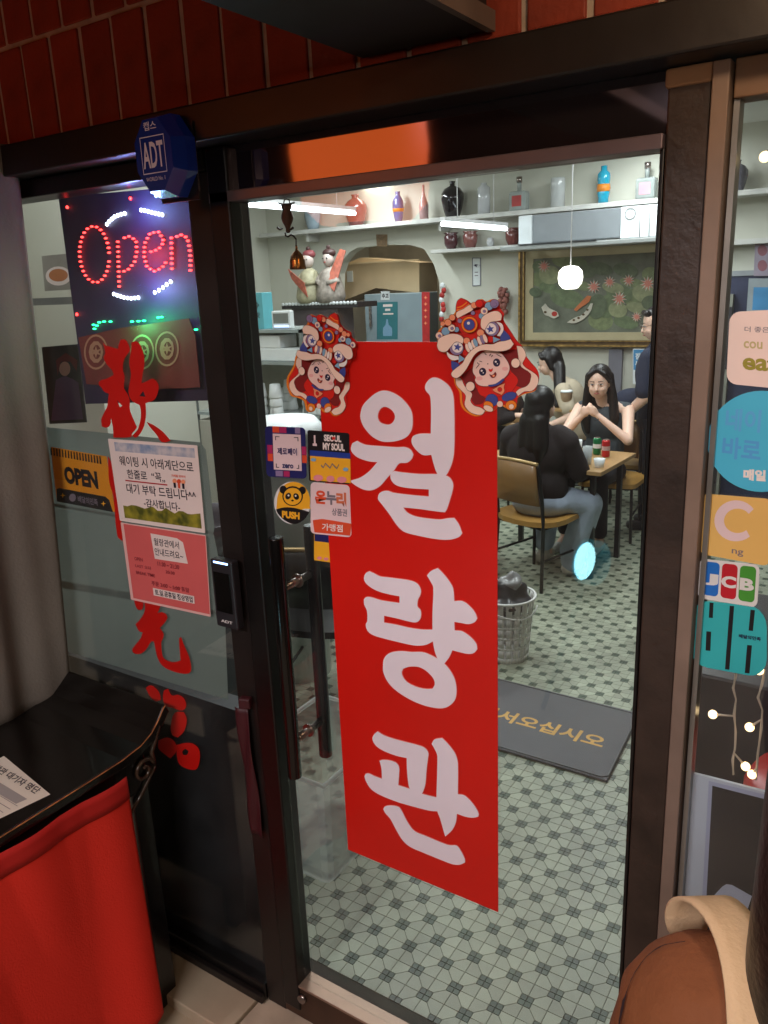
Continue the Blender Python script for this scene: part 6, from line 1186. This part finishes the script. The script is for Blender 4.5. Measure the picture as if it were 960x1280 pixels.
MB().tube([L(sx*.006+sx*.022+.022*math.cos(a), -.094, .002+.017*math.sin(a)) for sx in (1,) for a in [2*PI*i/16 for i in range(17)]], .0016, 6).tube([L(-.028+.022*math.cos(a), -.094, .002+.017*math.sin(a)) for a in [2*PI*i/16 for i in range(17)]], .0016, 6).tube([L(.05, -.09, .004), L(.082, .0, .006)], .0016, 6).tube([L(-.05, -.09, .004), L(-.082, .0, .006)], .0016, 6).build('glasses', M('glasses_frame', S(120, 110, 100), .3, .6), t)
# --- person in black, mostly hidden by the lion sticker
t = thing('person', 'person in black sitting half hidden behind the right lion dance sticker', 'person', (-2.0, 5.1, 0))
hc = V_((-1.98, 5.1, 1.18)); hs, L, Rm = head(t, hc, 1.3, .1, 0, 1.0, feat=False)
blob(t, 'body', skin, hs+[('c', V_((-2.0, 5.1, 1.1)), .05, V_((-2.02, 5.1, 1.0)), .055), ('e', V_((-2.03, 5.1, .82)), (.12, .17, .2)), ('e', V_((-2.05, 5.1, .55)), (.14, .17, .16)), ('c', V_((-2.02, 4.93, .95)), .055, V_((-1.95, 4.88, .76)), .042), ('c', V_((-1.95, 4.88, .76)), .04, V_((-1.82, 4.95, .80)), .026), ('c', V_((-2.02, 5.27, .95)), .055, V_((-1.95, 5.32, .76)), .042), ('c', V_((-1.95, 5.32, .76)), .04, V_((-1.85, 5.25, .80)), .026)]+hand(V_((-1.82, 4.95, .80)), (.9, .1, 0), (0, .9, .2))+hand(V_((-1.85, 5.25, .80)), (.9, -.1, 0), (0, -.9, .2), mirror=-1), .012, 3)
blob(t, 'shirt', blk, [('e', V_((-2.03, 5.1, .82)), (.145, .195, .215)), ('e', V_((-2.05, 5.1, .58)), (.16, .19, .18)), ('c', V_((-2.02, 4.93, .95)), .075, V_((-1.95, 4.89, .78)), .065), ('c', V_((-1.95, 4.88, .77)), .06, V_((-1.86, 4.93, .79)), .045), ('c', V_((-2.02, 5.27, .95)), .075, V_((-1.95, 5.32, .78)), .065)], .013)
blob(t, 'hair', hairm, [('e', L(0, .03, .034), (.088, .096, .096), Rm), ('e', L(0, .066, -.03), (.08, .06, .11), Rm), ('c', L(0, .08, -.08), .06, L(0, .1, -.26), .05)], .011, 3)
chair('chair of the person in black behind the lion dance sticker', -2.05, 5.1, -PI/2)
# --- dark jacket on a chair behind
t = chair('dark chair with a navy jacket over it behind the woman with clasped hands', -.93, 5.15, PI)
jk = thing('navy_jacket', 'navy jacket slung over a chair between the seated woman and the man', 'jacket', (-.86, 4.95, .5)); blob(jk, 'cloth', nav, [('e', V_((-.86, 4.98, .92)), (.17, .12, .14)), ('e', V_((-.84, 4.98, .72)), (.15, .11, .2))], .014)
# --- foreground person at the lower right
t = thing('person', 'person in a rust brown jacket with long dark hair outside at the lower right', 'person', (.98, -.6, -.04))
hc = V_((1.02, -.60, 1.46)); hs, L, Rm = head(t, hc, PI-.3, -.1, 0, 1, feat=False)
jac = M('rust_jacket', S(134, 78, 42), .8, noise=.1, nscale=8, bump=.35, bscale=140)
body = hs+[('c', V_((1.02, -.6, 1.38)), .05, V_((1.0, -.6, 1.30)), .058), ('e', V_((1.0, -.6, 1.10)), (.15, .10, .22)), ('e', V_((1.0, -.6, .85)), (.14, .10, .2)), ('c', V_((.84, -.6, 1.18)), .055, V_((.805, -.62, .9)), .042), ('c', V_((.805, -.62, .9)), .04, V_((.84, -.50, .68)), .028), ('c', V_((1.16, -.6, 1.18)), .055, V_((1.2, -.62, .9)), .042), ('c', V_((1.2, -.62, .9)), .04, V_((1.17, -.50, .68)), .028)]+hand(V_((.84, -.5, .68)), (.05, .3, -.9), (.3, .9, .2))+hand(V_((1.17, -.5, .68)), (-.05, .3, -.9), (-.3, .9, .2), mirror=-1)
for sx in (-1, 1): body += [('c', V_((1.0+sx*.08, -.6, .72)), .085, V_((1.0+sx*.09, -.6, .38)), .058), ('c', V_((1.0+sx*.09, -.6, .38)), .055, V_((1.0+sx*.09, -.6, .02)), .036), ('c', V_((1.0+sx*.09, -.61, .0)), .036, V_((1.0+sx*.09, -.46, -.01)), .028)]
blob(t, 'body', skin, body, .010, 3)
js = [('e', V_((1.0, -.6, 1.10)), (.185, .135, .235)), ('e', V_((1.0, -.6, .86)), (.185, .14, .24)), ('c', V_((.95, -.6, 1.235)), .075, V_((.845, -.6, 1.175)), .092), ('c', V_((.845, -.6, 1.175)), .092, V_((.802, -.62, .9)), .075), ('c', V_((.802, -.62, .9)), .072, V_((.83, -.53, .73)), .055), ('c', V_((1.05, -.6, 1.235)), .075, V_((1.155, -.6, 1.175)), .092), ('c', V_((1.155, -.6, 1.175)), .092, V_((1.2, -.62, .9)), .075), ('c', V_((1.2, -.62, .9)), .072, V_((1.18, -.53, .73)), .055)]
o = blob(t, 'jacket', jac, js, .007, 6)
tx = bpy.data.textures.new('folds', 'CLOUDS'); tx.noise_scale = .13; tx.noise_depth = 1
dm = o.modifiers.new('folds', 'DISPLACE'); dm.texture = tx; dm.strength = .022; dm.texture_coords = 'LOCAL'; dm.mid_level = .5
jkt = o
bpy.context.view_layer.update(); dgj = bpy.context.evaluated_depsgraph_get(); jev = jkt.evaluated_get(dgj); jl = WL[jkt]
def onjacket(x, y):
    h, l, n, i = jev.ray_cast(EYE-jl, ray(x, y).normalized()); return (l+jl+n*.0035) if h else None
for path, wd in (([(858,1180),(832,1184),(810,1198),(794,1222),(783,1252),(776,1290),(770,1330)], .026)  ,):  # dark strip laid on the sleeve for the shade of a fold
    Q_ = []
    for (x0, y0), (x1, y1) in zip(path, path[1:]):
        for k in range(6):
            q = onjacket(x0+(x1-x0)*k/6, y0+(y1-y0)*k/6)
            if q is not None: Q_.append(q)
    if len(Q_) < 4: continue
    for _ in range(3): Q_ = [Q_[0]]+[(Q_[i-1]+Q_[i]*2+Q_[i+1])/4 for i in range(1, len(Q_)-1)]+[Q_[-1]]
    m = MB(); V = []
    for i, p in enumerate(Q_):
        d = (Q_[min(i+1, len(Q_)-1)]-Q_[max(i-1, 0)]).normalized(); s_ = d.cross(FWD).normalized()*wd/2*min(1, .25+min(i, len(Q_)-1-i)*.25); V += [p-s_, p-FWD*.001, p+s_]
    m.add(V, [(3*i+j, 3*i+j+1, 3*i+j+4, 3*i+j+3) for i in range(len(Q_)-1) for j in (0, 1)], True)
    sm_ = m.build('fold_shade_strip', M('fold_shade_dark', S(44, 26, 30), .8), t); sw = sm_.modifiers.new('wrap', 'SHRINKWRAP'); sw.target = jkt; sw.offset = .0035; sw.wrap_mode = 'ABOVE_SURFACE'
fold_shade = M('fold_shade_dark', S(44, 26, 30), .8)
blob(t, 'trousers', ntr, [('e', V_((1.0, -.6, .72)), (.17, .13, .12))]+[q for sx in (-1, 1) for q in (('c', V_((1.0+sx*.08, -.6, .72)), .1, V_((1.0+sx*.09, -.6, .38)), .078), ('c', V_((1.0+sx*.09, -.6, .38)), .078, V_((1.0+sx*.09, -.6, .04)), .07))], .014)
blob(t, 'hair', hairm, [('e', L(0, .026, .034), (.092, .100, .098), Rm), ('e', L(0, .06, -.05), (.092, .070, .14), Rm), ('c', V_((.955, -.58, 1.46)), .085, V_((.945, -.61, 1.26)), .075), ('c', V_((.945, -.61, 1.26)), .075, V_((.965, -.66, 1.04)), .055)], .009, 3)
stp = M('cream_strap', S(222, 190, 150), .7, noise=.06, nscale=10, bump=.3, bscale=200)
SP = [(.80,-.50,1.17),(.80,-.52,1.24),(.825,-.55,1.285),(.86,-.59,1.297),(.885,-.64,1.28),(.90,-.69,1.235),(.905,-.735,1.16),(.905,-.755,1.05),(.90,-.76,.95)]
def band(P, w, nrm_c):
    m = MB(); V = []
    for i, p in enumerate(P):
        p = V_(p); d = (V_(P[min(i+1, len(P)-1)])-V_(P[max(i-1, 0)])).normalized(); n = (p-nrm_c).normalized(); s_ = d.cross(n).normalized()*w/2; V += [p-s_, p+s_]
    m.add(V, [(2*i, 2*i+1, 2*i+3, 2*i+2) for i in range(len(P)-1)], True); return m
o = band(SP, .05, V_((.86, -.62, 1.08))).build('bag_strap', stp, t, subd=2); so = o.modifiers.new('s', 'SOLIDIFY'); so.thickness = .004; so.offset = 1
